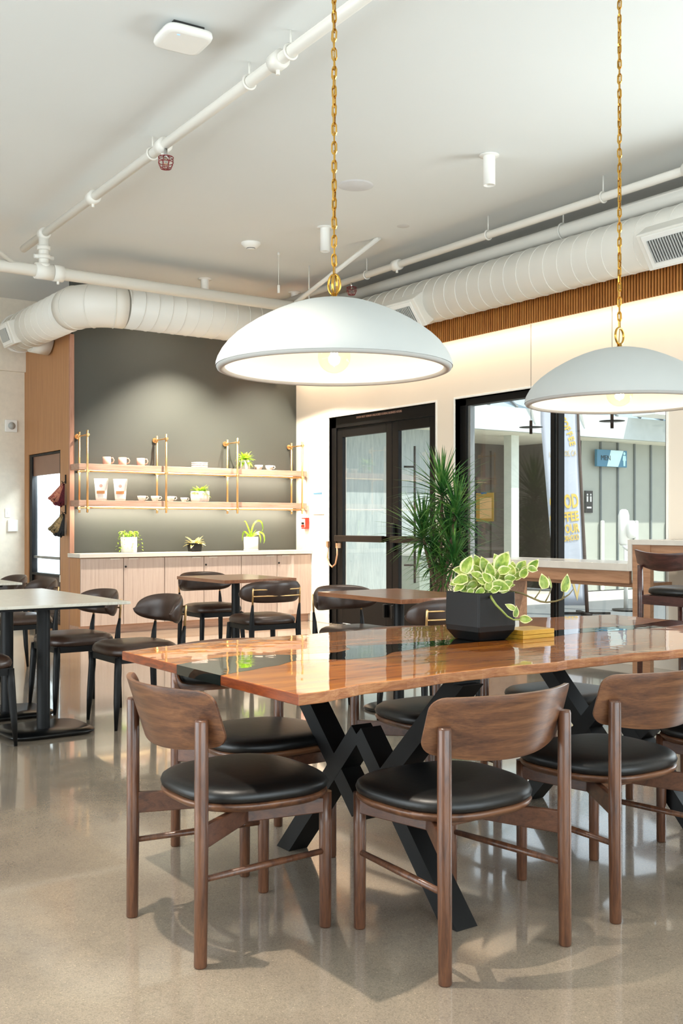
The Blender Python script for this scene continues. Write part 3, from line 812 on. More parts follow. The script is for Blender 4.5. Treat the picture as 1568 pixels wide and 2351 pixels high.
# wireless access point
t = thing('ceiling_access_point', 'white rounded square device mounted on the ceiling at upper left', 'ceiling device', (2.62, 5.26, ZC), radians(-4))
b = bmesh.new(); loft(b, supell(.140, .140, 5, 48), [(0.03, -.075), (0.006, -.068), (0, -.055), (.004, -.035), (.02, -.03)]); obj('cover', b, M['white'], t)
b = bmesh.new(); box(b, (-.09, -.09, -.032), (.09, .09, 0)); obj('mount', b, M['darkgrey'], t)
b = bmesh.new(); box(b, (-.06, -.16, -.0765), (-.045, -.157, -.0755)); 
obj('status_light', bbox((-.07, -.09, -.0775), (-.055, -.085, -.0748)), glow('blue_led', '#6FA0FF', 1.5), t)
# speaker
t = thing('ceiling_speaker', 'flush round white speaker in the ceiling right of the left chain', 'speaker', (4.96, 6.86, ZC))
b = bmesh.new(); lathe(b, [(0, -.008), (.125, -.008), (.14, -.004), (.145, 0)], 40); obj('speaker_grille', b, plain('speaker_white', '#D3D4D6', .8), t)
# smoke detector
t = thing('smoke_detector', 'white round smoke detector on the ceiling above the back shelves', 'smoke detector', (5.14, 8.85, ZC))
b = bmesh.new(); lathe(b, [(.095, 0), (.095, -.015), (.06, -.05), (.04, -.052), (.04, -.06), (0, -.062)], 32); obj('body', b, M['white'], t)
b = bmesh.new(); lathe(b, [(.042, -.052), (.042, -.058)], 24); obj('sensor_slot', b, M['darkgrey'], t)
# small round patch
b = bmesh.new(); lathe(b, [(0, -.002), (.055, -.002), (.06, 0)], 24); o = obj('cover_plate', b, plain('patch_white', '#CFCFCD', .8), loc=(6.0, 7.55, ZC)); tag(o, 'small round blank cover plate on the ceiling left of the duct', 'cover plate')

# cylinder downlights
def downlight(loc, label, energy, spot=100):
    t = thing('cylinder_downlight', label, 'downlight', loc, 0, 'white cylinder downlights')
    b = bmesh.new(); lathe(b, [(0, 0), (.075, 0), (.075, -.008), (.045, -.01)], 32); obj('canopy', b, M['white'], t)
    b = bmesh.new(); lathe(b, [(.045, -.01), (.045, -.225), (.04, -.225), (.04, -.18), (0, -.175)], 32); obj('housing', b, M['white'], t)
    b = bmesh.new(); lathe(b, [(0, -.17), (.036, -.17), (.036, -.176), (0, -.178)], 20); obj('lamp_face', b, glow('downlight_lens', '#FFE2B4', 8), t)
    lamp('downlight_spot', 'SPOT', (loc[0], loc[1], loc[2]-.235), (0, 0, -1), energy, (1.0, .89, .75), spot_size=radians(spot), spot_blend=.7, shadow_soft_size=.03)
downlight((5.37, 5.73, ZC), 'nearest of the three white cylinder downlights, right of the round speaker', 110)
downlight((5.43, 7.99, ZC), 'middle white cylinder downlight, just left of the left brass chain', 110)
downlight((5.47, 10.44, ZC), 'farthest white cylinder downlight in view, above the thick pipe by the dark wall', 1150, 100)
downlight((6.66, 10.44, ZC), 'white cylinder downlight hidden behind the left dome by the dark wall', 620, 96)
downlight((0.86, 2.78, ZC), 'white cylinder downlight above the left end of the long wood table', 420, 60)
downlight((0.86, 6.4, ZC), 'white cylinder downlight above the pale marble tables', 110)
downlight((3.0, 0.6, ZC), 'white cylinder downlight in front of the long wood table', 70, 70)
downlight((0.2, 10.4, ZC), 'white cylinder downlight near the cream back wall', 110)
# fine suspension wire near the pipe end
b = bmesh.new(); tube(b, [(5.55, 9.0, ZC), (5.55, 9.0, 3.62)], .003, 6); tube(b, [(5.55, 9.0, ZC-.03), (5.55, 9.0, ZC)], .012, 8); tube(b, [(5.55, 9.0, 3.62), (5.55, 9.0, 3.54)], .014, 8)
o = obj('suspension_wire', b, M['ductw']); tag(o, 'thin white suspension wire dropping from the ceiling left of the left pendant', 'wire')

# small black disc pendants over the window bar
def disc(loc, z, label):
    t = thing('disc_pendant', label, 'pendant lamp', loc, 0, 'small black disc pendants over the window bar')
    b = bmesh.new(); tube(b, [(0,0,0), (0,0,z-loc[2]+.06)], .0022, 6); obj('wire', b, M['darkgrey'], t)
    dz = z-loc[2]
    b = bmesh.new(); lathe(b, [(0, dz+.006), (.03, dz+.006), (.107, dz+.001), (.107, dz-.002), (.03, dz-.003), (0, dz-.003)], 36); obj('disc', b, M['black'], t)
    b = bmesh.new(); lathe(b, [(0, dz+.062), (.014, dz+.062), (.014, dz-.062), (.010, dz-.062), (.010, dz-.055), (0, dz-.055)], 18); obj('lamp_tube', b, M['bronze'], t)
disc((6.97, 6.88, 3.05), 2.10, 'small black disc pendant left of the window mullion')
disc((6.97, 5.93, 3.05), 2.08, 'small black disc pendant below the right dome pendant')

# ================================================================ big dome pendants
def link_mesh():
    b = bmesh.new(); hl, hw_, cc = .0215, .0100, .0045
    pts = [(-hw_+cc, hl), (hw_-cc, hl), (hw_, hl-cc*2), (hw_, -hl+cc*2), (hw_-cc, -hl), (-hw_+cc, -hl), (-hw_, -hl+cc*2), (-hw_, hl-cc*2)]
    n = len(pts); t = .0024
    rings = []
    for x, z in pts:
        k = 1 - .0042/max(abs(x)+1e-6, .0001)*0
        o_ = V(x, 0, z); inn = V(x - math.copysign(.0042, x), 0, z - math.copysign(.0042, z) if abs(z) > hl-.006 else z)
        rings.append([b.verts.new(o_+V(0, t, 0)), b.verts.new(inn+V(0, t, 0)), b.verts.new(inn-V(0, t, 0)), b.verts.new(o_-V(0, t, 0))])
    for i in range(n):
        a, c_ = rings[i], rings[(i+1) % n]
        for k in range(4): b.faces.new((a[k], a[(k+1)%4], c_[(k+1)%4], c_[k]))
    bmesh.ops.recalc_face_normals(b, faces=b.faces[:])
    me = bpy.data.meshes.new('chain_link'); b.to_mesh(me); b.free(); me.materials.append(M['chain']); return me
LM = link_mesh()
def dome(x, y, zr, label, energy, rot, flipring):
    t = thing('dome_pendant', label, 'pendant lamp', (x, y, zr), rot, 'large white dome pendants over the wood table')
    prof = [(.391, .0), (.390, .012), (.384, .030), (.372, .052), (.352, .078), (.328, .101), (.300, .122), (.268, .143), (.234, .162), (.198, .180), (.160, .196), (.122, .209), (.085, .218), (.045, .2235), (.02, .2248), (0, .225)]
    b = bmesh.new(); lathe(b, prof, 72)
    lathe(b, [(.389, 0), (.386, -.008), (.376, -.012), (.366, -.010), (.360, -.002)], 72)
    o = obj('shade', b, M['plaster'], t)
    b = bmesh.new(); lathe(b, [(.360, -.002), (.356, .02), (.340, .050), (.310, .082), (.265, .113), (.21, .143), (.15, .170), (.08, .192), (0, .203)], 72); obj('shade_lining', b, M['shadein'], t)
    b = bmesh.new(); lathe(b, [(0, .202), (.022, .202), (.022, .105), (.018, .095), (0, .095)], 20); obj('lamp_holder', b, M['white'], t)
    zb = .036
    b = bmesh.new(); R = .054
    lathe(b, [(.014, .10)] + [(R*cos(a), zb+R*sin(a)) for a in [radians(q) for q in (70, 55, 40, 25, 10, -5, -20, -35, -50, -65, -80)]] + [(0, zb-R)], 28)
    g = obj('globe_bulb', b, M['bulb'], t)
    b = bmesh.new()
    for k in range(4): tube(b, [(.012*cos(k*pi/2), .012*sin(k*pi/2), zb-.012), (.009*cos(k*pi/2+.4), .009*sin(k*pi/2+.4), zb+.035)], .0022, 6)
    tube(b, [(0,0,zb+.035), (0,0,.10)], .006, 8)
    obj('filament', b, glow('filament', '#FFE9C8', 60), g)
    b = bmesh.new(); lathe(b, [(0, .222), (.028, .222), (.026, .228), (.010, .232), (.010, .245), (0, .247)], 20); obj('finial', b, M['chain'], t)
    b = bmesh.new(); zc_ = .275; N = 28
    if flipring: pts = [(.034*cos(2*pi*k/N), 0, zc_+.034*sin(2*pi*k/N)) for k in range(N+1)]
    else: pts = [(.005+.021*cos(2*pi*k/N), .021*sin(0), zc_+.034*sin(2*pi*k/N)) for k in range(N+1)]
    tube(b, pts, .0048, 8, caps=False)
    if not flipring: tube(b, [(0, .021*cos(2*pi*k/N), zc_+.034*sin(2*pi*k/N)) for k in range(N+1)], .0040, 8, caps=False)
    obj('hanging_ring', b, M['chain'], t)
    z = zc_+.034+.016; k = 0; top = ZC-zr-.06
    while z < top:
        o = bpy.data.objects.new('chain_link', LM); C.objects.link(o); o.parent = t; o.location = (0, 0, z)
        o.rotation_euler = (.0, .06*sin(k*1.7), (0.15 if k % 2 == 0 else pi/2-.25) + .22*sin(k*.61)); k += 1; z += .0310
    b = bmesh.new(); lathe(b, [(0, ZC-zr), (.06, ZC-zr), (.06, ZC-zr-.02), (.015, ZC-zr-.04), (0, ZC-zr-.055)], 28); obj('ceiling_canopy', b, M['chain'], t)
    b = bmesh.new(); tube(b, [(.003*sin(i*.9), .003*cos(i*.7), .245+(ZC-zr-.3)*i/60) for i in range(61)], .0022, 6); obj('cord', b, plain('gold_cord', '#A98442', .5), t)
    lamp('pendant_light', 'POINT', (x, y, zr+zb+.012), (0, 0, -1), energy, (1.0, .87, .70), shadow_soft_size=.022)
    return t
dome(1.97, 2.845, 1.720, 'large white dome pendant on brass chain, the nearer one in the picture centre', 4.5, .6, False)
dome(3.455, 2.90, 1.712, 'large white dome pendant on brass chain at the right edge of picture', 4, .2, True)

# ================================================================ long live-edge table
def interp(pts, x):
    for (x0, y0), (x1, y1) in zip(pts, pts[1:]):
        if x <= x1+1e-9:
            k = (x-x0)/(x1-x0); k = k*k*(3-2*k)
            return y0+(y1-y0)*k
    return pts[-1][1]
near = [(1.436, 2.232), (1.71, 2.285), (2.14, 2.315), (2.40, 2.30), (2.72, 2.31), (3.08, 2.28), (3.5, 2.31), (3.95, 2.27)]
far = [(1.44, 3.345), (1.60, 3.40), (1.9, 3.44), (2.4, 3.455), (2.9, 3.44), (3.4, 3.45), (3.95, 3.38)]
up_ = [(1.44, 2.93), (1.50, 2.96), (1.61, 3.005), (1.72, 3.02), (1.80, 2.98), (1.88, 2.93), (2.02, 2.905), (2.10, 2.94), (2.16, 3.05), (2.22, 3.01), (2.35, 2.99), (2.61, 2.99), (2.9, 2.95), (3.2, 3.0), (3.6, 2.96), (3.95, 3.02)]
lo_ = [(1.44, 2.65), (1.52, 2.68), (1.66, 2.73), (1.80, 2.80), (1.88, 2.77), (1.94, 2.73), (2.06, 2.72), (2.2, 2.80), (2.39, 2.85), (2.61, 2.86), (2.9, 2.82), (3.2, 2.86), (3.6, 2.82), (3.95, 2.86)]
tb = thing('live_edge_table', 'long glossy live-edge wood table with black resin river and X legs', 'table', (0, 0, 0))
ZT0, ZT1 = .739, .769
xs = [1.438 + (3.95-1.438)*i/90 for i in range(91)]
def slab(lo, hi, name, m, jag=None):
    b = bmesh.new()
    n = len(xs); L_ = [interp(lo, x) if callable(interp) else 0 for x in xs]; H_ = [interp(hi, x) for x in xs]
    if jag == 'lo': L_ = [y + .004*sin(x*23)+.002*sin(x*61) for x, y in zip(xs, L_)]
    if jag == 'hi': H_ = [y + .005*sin(x*19)+.002*sin(x*57) for x, y in zip(xs, H_)]
    strip_prism(b, xs, L_, H_, ZT0, ZT1)
    return obj(name, b, m, tb, bevel=.003 if jag else 0)
def side_mats(o, which):
    o.data.materials.append(M['slabedge']); o.data.materials.append(M['slabend'])
    for p in o.data.polygons:
        if abs(p.normal.x) > .9: p.material_index = 2; continue
        if abs(p.normal.z) < .5 and abs(p.normal.x) < .9:
            if (which == 'lo' and p.normal.y < -.3) or (which == 'hi' and p.normal.y > .3): p.material_index = 1
o = slab(near, lo_, 'wood_slab', M['slab'], 'lo'); side_mats(o, 'lo')
o = slab(up_, far, 'wood_slab', M['slab'], 'hi'); side_mats(o, 'hi')
slab(lo_, up_, 'resin_inlay', M['resin'])
b = bmesh.new()
for x in (2.09, 3.33):
    box(b, (x-.05, 2.33, ZT0-.010), (x+.05, 3.33, ZT0-.001))
box(b, (1.52, 2.45, ZT0-.014), (1.56, 3.25, ZT0-.001))
obj('under_plate', b, M['black'], tb)
def xleg(x):
    e = None
    yc = 2.83
    b = bmesh.new(); u = (1, 0, 0)
    # inverted V on the floor, V from the top
    bar(b, (x, yc-.53, -.07), (x, yc-.005, .505), .060, .082, u); bar(b, (x, yc+.53, -.07), (x, yc+.005, .505), .062, .0815, u)
    bar(b, (x, yc-.56, ZT0+.06), (x, yc-.005, .24), .062, .081, u); bar(b, (x, yc+.56, ZT0+.06), (x, yc+.005, .24), .062, .0805, u)
    bmesh.ops.bisect_plane(b, geom=b.verts[:]+b.edges[:]+b.faces[:], plane_co=(0,0,.001), plane_no=(0,0,-1), clear_outer=True)
    bmesh.ops.bisect_plane(b, geom=b.verts[:]+b.edges[:]+b.faces[:], plane_co=(0,0,ZT0-.011), plane_no=(0,0,1), clear_outer=True)
    bmesh.ops.holes_fill(b, edges=b.edges[:])
    return obj('x_leg', b, M['black'], tb)
xleg(2.09); xleg(3.33)
# ================================================================ walnut dining chairs (local +Y = facing)
def walnut_chair():
    t = thing('dining_chair', '', 'chair', group='walnut dining chairs round the long table')
    # rear posts and front legs
    for s in (-1, 1):
        b = bmesh.new(); x = s*.225
        tube(b, [(x, -.225, 0), (x, -.225, .004), (x, -.222, .35), (x, -.222, .664), (x, -.222, .671)], [.0155, .018, .0195, .019, .0165], 20)
        obj('rear_leg', b, M['walnutv'], t)
        b = bmesh.new(); x = s*.180
        tube(b, [(x, .215, 0), (x, .215, .004), (x, .215, .30), (x, .215, .405)], [.0155, .0175, .019, .019], 20)
        obj('front_leg', b, M['walnutv'], t)
        x0, x1 = s*.222, s*.182
        b = bmesh.new(); vs = []
        for (x_, y_, za, zb) in ((x0, -.215, .318, .382), (s*.10, -.01, .332, .386), (s*.182, .205, .345, .388)):
            vs.append([b.verts.new((x_+dx, y_, z_)) for dx, z_ in ((-.011, za), (.011, za), (.011, zb), (-.011, zb))])
        for a, c_ in zip(vs, vs[1:]):
            for k in range(4): b.faces.new((a[k], a[(k+1)%4], c_[(k+1)%4], c_[k]))
        b.faces.new(vs[0][::-1]); b.faces.new(vs[-1]); obj('side_arm', b, M['walnuty'], t, bevel=.003)
        b = bmesh.new(); tube(b, [(x0, -.22, .235), ((x0+x1)/2, 0, .232), (x1, .21, .228)], [.0085, .0105, .0085], 12); obj('stretcher', b, M['walnutv'], t)
    b = bmesh.new()
    bar(b, (-.175, .205, .366), (.175, .205, .366), .022, .04)
    obj('front_rail', b, M['walnuty'], t, bevel=.003)
    b = bmesh.new(); bar(b, (-.105, -.01, .359), (.105, -.01, .359), .024, .052)
    obj('seat_frame', b, M['walnut'], t, bevel=.003)
    # seat: wooden rim and leather pad
    out = [(x, y+.032) for x, y in supell(.238, .228, 2.75, 60, taper=.08)]
    b = bmesh.new(); loft(b, out, [(.045, .386), (.018, .392), (.004, .402), (0, .410), (.003, .4155), (.03, .417)]); obj('seat_rim', b, M['walnut'], t)
    b = bmesh.new(); loft(b, out, [(.012, .416), (.002, .423), (-.001, .434), (.004, .446), (.018, .455), (.045, .461), (.09, .464), (.16, .466)]); obj('seat_pad', b, M['leather'], t)
    # curved backrest
    W_ = .258; top, bot = .752, .566
    def zt(x):
        r_ = .034; k = max(0, (abs(x)-(W_-r_))/r_)
        return top - .004*(x/W_)**2 - r_*(1-sqrt(max(0, 1-min(1, k)**2)))
    def zb(x):
        r_ = .032; k = max(0, (abs(x)-(W_-r_))/r_)
        return bot + .034*(abs(x)/W_)**2.2 + r_*(1-sqrt(max(0, 1-min(1, k)**2)))
    def yb(x): return -.272 + .096*(x/W_)**2
    def fn(u, v, inset=0.0, off=0.0):
        # denser sampling at the ends
        k = -cos(pi*u); x = (W_-inset)*k
        xx = x*W_/(W_-inset)
        a, c_ = zb(xx)+inset, zt(xx)-inset
        z = a + (c_-a)*v
        sl = 2*.100*x/W_**2; n = V(-sl, 1, 0).normalized()
        lean = -.030*(z-.66)/.09
        return V(x, yb(x)+lean+off, z), n
    b = bmesh.new(); sheet(b, lambda u, v: fn(u, v), 36, 8, .014); obj('backrest', b, M['walnut'], t, bevel=.003)
    b = bmesh.new(); sheet(b, lambda u, v: fn(u, v, .022, .014), 32, 8, lambda u, v: .006+.016*min(1, 6*min(u, 1-u, v, 1-v))); obj('back_pad', b, M['leather'], t)
    return t
wc = walnut_chair()
wl = [((1.542, 2.764), -90, 'walnut dining chair at the left end of the long wood table'),
      ((2.014, 2.300), 0, 'walnut dining chair closest to the camera, on the near side of the long table'),
      ((2.715, 2.330), 0, 'walnut dining chair on the near side of the long table, right of the closest chair'),
      ((3.450, 2.330), 0, 'walnut dining chair at the near side of the table, cut by the right edge'),
      ((1.965, 3.330), 180, 'walnut dining chair pushed in on the far side of the long table, leftmost there'),
      ((2.800, 3.345), 180, 'walnut dining chair on the far side of the long table, middle one there'),
      ((3.540, 3.345), 180, 'walnut dining chair on the far side of the long table, rightmost there'),
      ((3.880, 2.84), 90, 'walnut dining chair at the far right end of the long table')]
for i, ((x, y), a, lab) in enumerate(wl):
    if i == 0: wc.location = (x, y, 0); wc.rotation_euler.z = radians(a); wc['label'] = lab
    else: dup(wc, (x, y, 0), radians(a), lab)

# ================================================================ cafe chairs: brown leather, black tapered legs, brass supports
def cafe_chair():
    t = thing('cafe_chair', '', 'chair', group='brown leather cafe chairs')
    for s in (-1, 1):
        b = bmesh.new(); tube(b, [(s*.215, .215, 0), (s*.208, .206, .16), (s*.198, .195, .34), (s*.196, .192, .42)], [.0095, .019, .022, .020], 14); obj('front_leg', b, M['black'], t)
        b = bmesh.new(); tube(b, [(s*.215, -.235, 0), (s*.210, -.222, .18), (s*.205, -.212, .40), (s*.206, -.222, .52), (s*.207, -.232, .585)], [.0095, .019, .0225, .015, .0085], 14); obj('rear_leg', b, M['black'], t)
        b = bmesh.new(); tube(b, [(s*.207, -.231, .580), (s*.207, -.240, .70), (s*.206, -.24, .712)], [.0075, .0075, .006], 10); obj('brass_support', b, M['brass'], t)
    b = bmesh.new()
    for z in (.650, .700):
        N = 14; tube(b, [(-.206 + .412*i/N, -.242 - .030*(1-((i-N/2)/(N/2))**2), z) for i in range(N+1)], .0055, 8)
    obj('brass_rail', b, M['brass'], t)
    b = bmesh.new()
    for p, q in (((-.195, .19), (.195, .19)), ((-.2, -.21), (.2, -.21)), ((-.2, -.21), (-.195, .19)), ((.2, -.21), (.195, .19))):
        bar(b, (*p, .405), (*q, .405), .022, .04)
    obj('seat_frame', b, M['black'], t)
    out = supell(.235, .228, 3.4, 56, taper=.03)
    b = bmesh.new(); loft(b, out, [(.016, .424), (.004, .430), (-.002, .444), (.001, .460), (.013, .476), (.04, .489), (.085, .496), (.17, .498)]); obj('seat_pad', b, M['brleather'], t)
    def fn(u, v):
        k = -cos(pi*u); ang = k*1.18; R_ = .20
        x = .262*sin(ang)/sin(1.18); y = -.262 + .150*(1-cos(ang))/(1-cos(1.18))
        h = .086*(1-abs(k)**3.4)**.5 if abs(k) < 1 else 0
        h = max(h, .004); zc = .683 - .010*k*k
        n = V(-sin(ang)*.8, cos(ang), 0).normalized()
        z = zc + h*(2*v-1)
        return V(x, y - .010*(2*v-1), z), n
    b = bmesh.new(); sheet(b, fn, 30, 8, lambda u, v: .008+.034*(1-(2*v-1)**2)**.5*min(1, 5*min(u, 1-u)))
    obj('backrest', b, M['brleather'], t)
    return t
cc = cafe_chair()
cl = [((2.64, 5.95), 90, 'brown leather cafe chair right of the front marble table, the nearer one'),
      ((2.52, 6.66), 92, 'brown leather cafe chair right of the front marble table, tucked behind the nearer one'),
      ((1.60, 5.87), -90, 'brown leather cafe chair cut by the left picture edge beside the front marble table'),
      ((2.68, 8.25), 90, 'brown leather cafe chair right of the rear marble table, the nearer one'),
      ((2.68, 8.98), 90, 'brown leather cafe chair right of the rear marble table, the farther one'),
      ((4.46, 8.38), 180, 'brown leather cafe chair behind the brown square table by the oak cabinet'),
      ((4.27, 7.17), -3, 'brown leather cafe chair showing brass bars on its back, before the oak cabinet'),
      ((4.27, 5.89), 180, 'brown leather cafe chair behind the brown table near the black door'),
      ((4.07, 4.88), 0, 'brown leather cafe chair just left of the black plant pot on the long table')]
for i, ((x, y), a, lab) in enumerate(cl):
    if i == 0: cc.location = (x, y, 0); cc.rotation_euler.z = radians(a); cc['label'] = lab
    else: dup(cc, (x, y, 0), radians(a), lab)

# ================================================================ small tables
def marble_table(x0, x1, y0, y1, ys, label):
    t = thing('marble_table', label, 'table', ((x0+x1)/2, (y0+y1)/2, 0), 0, 'pale marble cafe tables')
    a, c_ = (x1-x0)/2, (y1-y0)/2
    obj('tabletop', bbox((-a, -c_, .745), (a, c_, .762)), M['marble'], t, bevel=.003)
    obj('under_frame', bbox((-a+.12, -c_+.10, .725), (a-.12, c_-.10, .745)), M['black'], t)
    for (xx, yy) in ys:
        b = bmesh.new(); lathe(b, [(.038, .022), (.038, .728)], 28, (xx, yy, 0)); obj('column', b, M['black'], t)
        b = bmesh.new(); o_ = supell(.255, .235, 5, 48); loft(b, [(x, y) for x, y in o_], [(.03, .004), (.01, .008), (0, .018), (.004, .026)], c=(xx, yy)); obj('base_plate', b, M['glossblack'], t)
    return t
marble_table(1.62, 2.46, 5.60, 7.10, ((.03, -.40), (.03, .27)), 'pale marble table with two black columns at the left, the front one')
marble_table(1.72, 2.58, 7.88, 9.38, ((.03, -.40), (.03, .30)), 'pale marble table cut by the left edge, the one behind')
def brown_table(x, y, hx, hy, label):
    t = thing('brown_table', label, 'table', (x, y, 0), 0, 'brown wood cafe tables on single black columns')
    obj('tabletop', bbox((-hx, -hy, .724), (hx, hy, .752)), M['tabletop'], t, bevel=.002)
    b = bmesh.new(); lathe(b, [(.036, .02), (.036, .724)], 28); obj('column', b, M['black'], t)
    b = bmesh.new(); lathe(b, [(0, .004), (.225, .004), (.23, .012), (.21, .02), (.05, .028), (.036, .03)], 44); obj('base_disc', b, M['glossblack'], t)
    return t
brown_table(4.42, 7.87, .345, .43, 'brown wood square table on a black column before the oak cabinet')
brown_table(4.23, 5.37, .335, .45, 'brown wood square table on a black column near the black door')

# ================================================================ bar along the window
BX0, BX1 = 6.60, 7.14
bar_ = thing('window_bar', 'two-level wood and pale stone bar counter in front of the window', 'bar counter', (BX0, 5.46, 0))
b = bmesh.new()
box(b, (0, 0, .835), (BX1-BX0, 1.72, .893)); box(b, (0, -.04, .835), (BX1-BX0, 0, 1.083)); box(b, (0, -3.2, 1.043), (BX1-BX0, -.04, 1.083))
bmesh.ops.remove_doubles(b, verts=b.verts[:], dist=.0001)
obj('stone_top', b, M['quartz'], bar_, bevel=.003)
obj('low_apron', bbox((.02, 0, .735), (.05, 1.70, .835)), M['barwood'], bar_)
obj('end_panel', bbox((.012, -.21, 0), (.055, -.04, 1.043)), M['barwood'], bar_)
obj('high_apron', bbox((.02, -3.2, .955), (.05, -.21, 1.043)), M['barwood'], bar_)
obj('end_panel', bbox((.03, 1.60, 0), (.50, 1.70, .835)), M['barwood'], bar_)
obj('shadow_shelf', bbox((.10, -.04, .70), (.50, 1.60, .735)), M['barwood'], bar_)
obj('back_panel', bbox((.49, -3.2, .0), (.515, -.21, 1.03)), plain('pale_green_panel', '#B9C4B8', .3, var=.05), bar_)
obj('foot_rail_panel', bbox((.43, -3.2, .60), (.485, -.21, .70)), M['grey'], bar_)

def bar_stool():
    t = thing('bar_stool', 'dark red wood bar stool with black seat at the high bar on the right', 'stool', (5.88, 4.385, 0), radians(-90))
    for s in (-1, 1):
        b = bmesh.new(); tube(b, [(s*.20, -.215, 0), (s*.20, -.205, .70), (s*.20, -.21, .93)], [.016, .021, .018], 16); obj('rear_leg', b, M['redwood'], t)
        b = bmesh.new(); tube(b, [(s*.17, .19, 0), (s*.17, .18, .72)], [.016, .021], 16); obj('front_leg', b, M['redwood'], t)
        b = bmesh.new(); bar(b, (s*.20, -.20, .70), (s*.17, .19, .70), .022, .06); obj('side_rail', b, M['redwood'], t)
        b = bmesh.new(); bar(b, (s*.20, -.20, .30), (s*.17, .19, .30), .018, .03); obj('stretcher', b, M['redwood'], t)
    b = bmesh.new(); bar(b, (-.2, -.20, .70), (.2, -.20, .70), .022, .06); bar(b, (-.17, .18, .70), (.17, .18, .70), .022, .06); obj('seat_frame', b, M['redwood'], t)
    b = bmesh.new(); bar(b, (-.17, .185, .28), (.17, .185, .28), .022, .03); obj('foot_rest', b, M['brass'], t)
    out = supell(.225, .215, 2.7, 48, .06)
    b = bmesh.new(); loft(b, out, [(.02, .735), (.002, .745), (0, .76), (.01, .778), (.04, .788), (.12, .792)]); obj('seat_pad', b, M['leather'], t)
    def fn(u, v):
        x = -.25+.5*u; k = x/.25
        zt = 1.035-.02*(1-abs(k))**1.0*0 - .022*(1-k*k); zb = .895 + .045*k*k
        return V(x, -.235+.055*k*k - .03*(v-.5), zb+(zt-zb)*v), V(-.4*k, 1, 0).normalized()
    b = bmesh.new(); sheet(b, fn, 24, 6, .022); obj('backrest', b, M['redwood'], t, bevel=.004)
bar_stool()

# ================================================================ plants
def leaf_face(b, base, d, nrm, L_, W_, m=0, heart=True, curl=.15, margin=None, n=6):
    """leaf growing from base along d, width across; optional margin material"""
    d = Vector(d).normalized(); nrm = Vector(nrm); nrm = (nrm - d*nrm.dot(d)).normalized(); s = d.cross(nrm)
    prof = [(0, .0), (.02, .30), (.12, .44), (.28, .50), (.48, .46), (.68, .32), (.86, .14), (1, 0)] if heart else [(0, .06), (.1, .22), (.3, .45), (.5, .5), (.7, .40), (.88, .18), (1, 0)]
    cols = []
    offs = [-1, -.72, 0, .72, 1] if margin is not None else [-1, 0, 1]
    for t_, w_ in prof:
        row = []
        for o_ in offs:
            lift = -curl*L_*t_*t_ + .16*W_*abs(o_)*w_*2
            back = -.10*L_*abs(o_) if heart and t_ < .05 else 0
            row.append(b.verts.new(Vector(base) + d*(L_*t_+back) + s*(o_*w_*W_) + nrm*lift))
        cols.append(row)
    for i, (r0, r1) in enumerate(zip(cols, cols[1:])):
        for k in range(len(offs)-1):
            try: f = b.faces.new((r0[k], r0[k+1], r1[k+1], r1[k]))
            except ValueError: continue
            f.smooth = True
            f.material_index = margin if margin is not None and (k in (0, len(offs)-2) or i == len(cols)-2) else m

Rv = V(.818, -.575, 0); Fv = V(.575, .818, 0)
# --- square black pot with variegated pothos on the long table
pc = V(2.705, 2.935, ZT1)
pot = thing('potted_pothos', 'variegated trailing pothos in a square black pot on the long wood table', 'plant', pc)
def rsq(h, r, n=5):
    out = []
    for i, (sx_, sy_) in enumerate(((1,1), (-1,1), (-1,-1), (1,-1))):
        for k in range(n+1):
            a = pi/2*i + pi/2*k/n
            out.append((sx_*(h-r)+r*cos(a), sy_*(h-r)+r*sin(a)))
    return out
b = bmesh.new(); prof = [(.066, 0.0), (.071, .003), (.092, .036), (.0945, .055), (.0925, .178), (.0895, .180), (.084, .178), (.084, .150)]
rings = [[b.verts.new((x, y, z)) for x, y in rsq(r_, .007, 10)] for r_, z in prof]
for a, c_ in zip(rings, rings[1:]):
    for k in range(44): b.faces.new((a[k], a[(k+1)%44], c_[(k+1)%44], c_[k]))
b.faces.new(rings[0][::-1]); b.faces.new(rings[-1])
obj('pot', b, M['blackpot'], pot, bevel=.002)
obj('soil', bbox((-.083, -.083, .150), (.083, .083, .160)), M['soil'], pot)
def lp_(u, v, dd=0):      # offset inside the plant: sideways and up, dd = nearer(-)/farther(+)
    return Rv*((u-1102)*.001646) + Fv*dd + V(0, 0, 1.2+(1205-v)*.001646 - ZT1)
leaves = [(200,145,92,-.02,70),(135,250,80,-.05,190),(265,185,62,.03,120),(330,185,85,-.04,95),(430,125,112,.0,60),(380,165,70,.03,80),(430,185,66,-.05,20),(500,200,80,.02,30),(560,160,70,.04,50),(630,155,75,.02,60),(620,185,50,.0,-10),
          (240,215,62,-.06,150),(215,290,60,-.03,210),(290,295,66,-.06,80),(340,245,64,-.05,100),(405,290,90,-.07,-10),(450,200,66,.05,70),(270,130,66,.05,110),(150,190,72,.0,170),(345,310,52,-.07,60),(180,310,56,-.02,200),(310,150,80,.02,110),(470,240,60,-.03,10),(530,220,60,.0,40),
          (250,265,70,.02,100),(380,225,60,-.02,60),(420,250,60,.02,40),(190,245,60,.04,140),(130,300,60,-.05,215),(480,290,50,.03,20), (345,205,60,.03,90), (500,165,55,.05,90),
          (230,170,64,.04,60),(300,225,60,-.08,130),(365,300,54,-.085,30),(420,310,50,-.06,0),(255,320,50,-.08,200),(200,330,46,-.06,230),(440,150,70,.05,100),(590,190,56,.03,20),(470,180,60,-.02,110),(320,270,58,-.08,70),(180,200,60,.03,120),(400,120,60,.06,120),(270,250,54,-.07,160),(560,200,60,-.01,60),(450,270,56,-.05,20),(110,270,54,-.02,200)]
b = bmesh.new(); sb = bmesh.new()
r2 = random.Random(3)
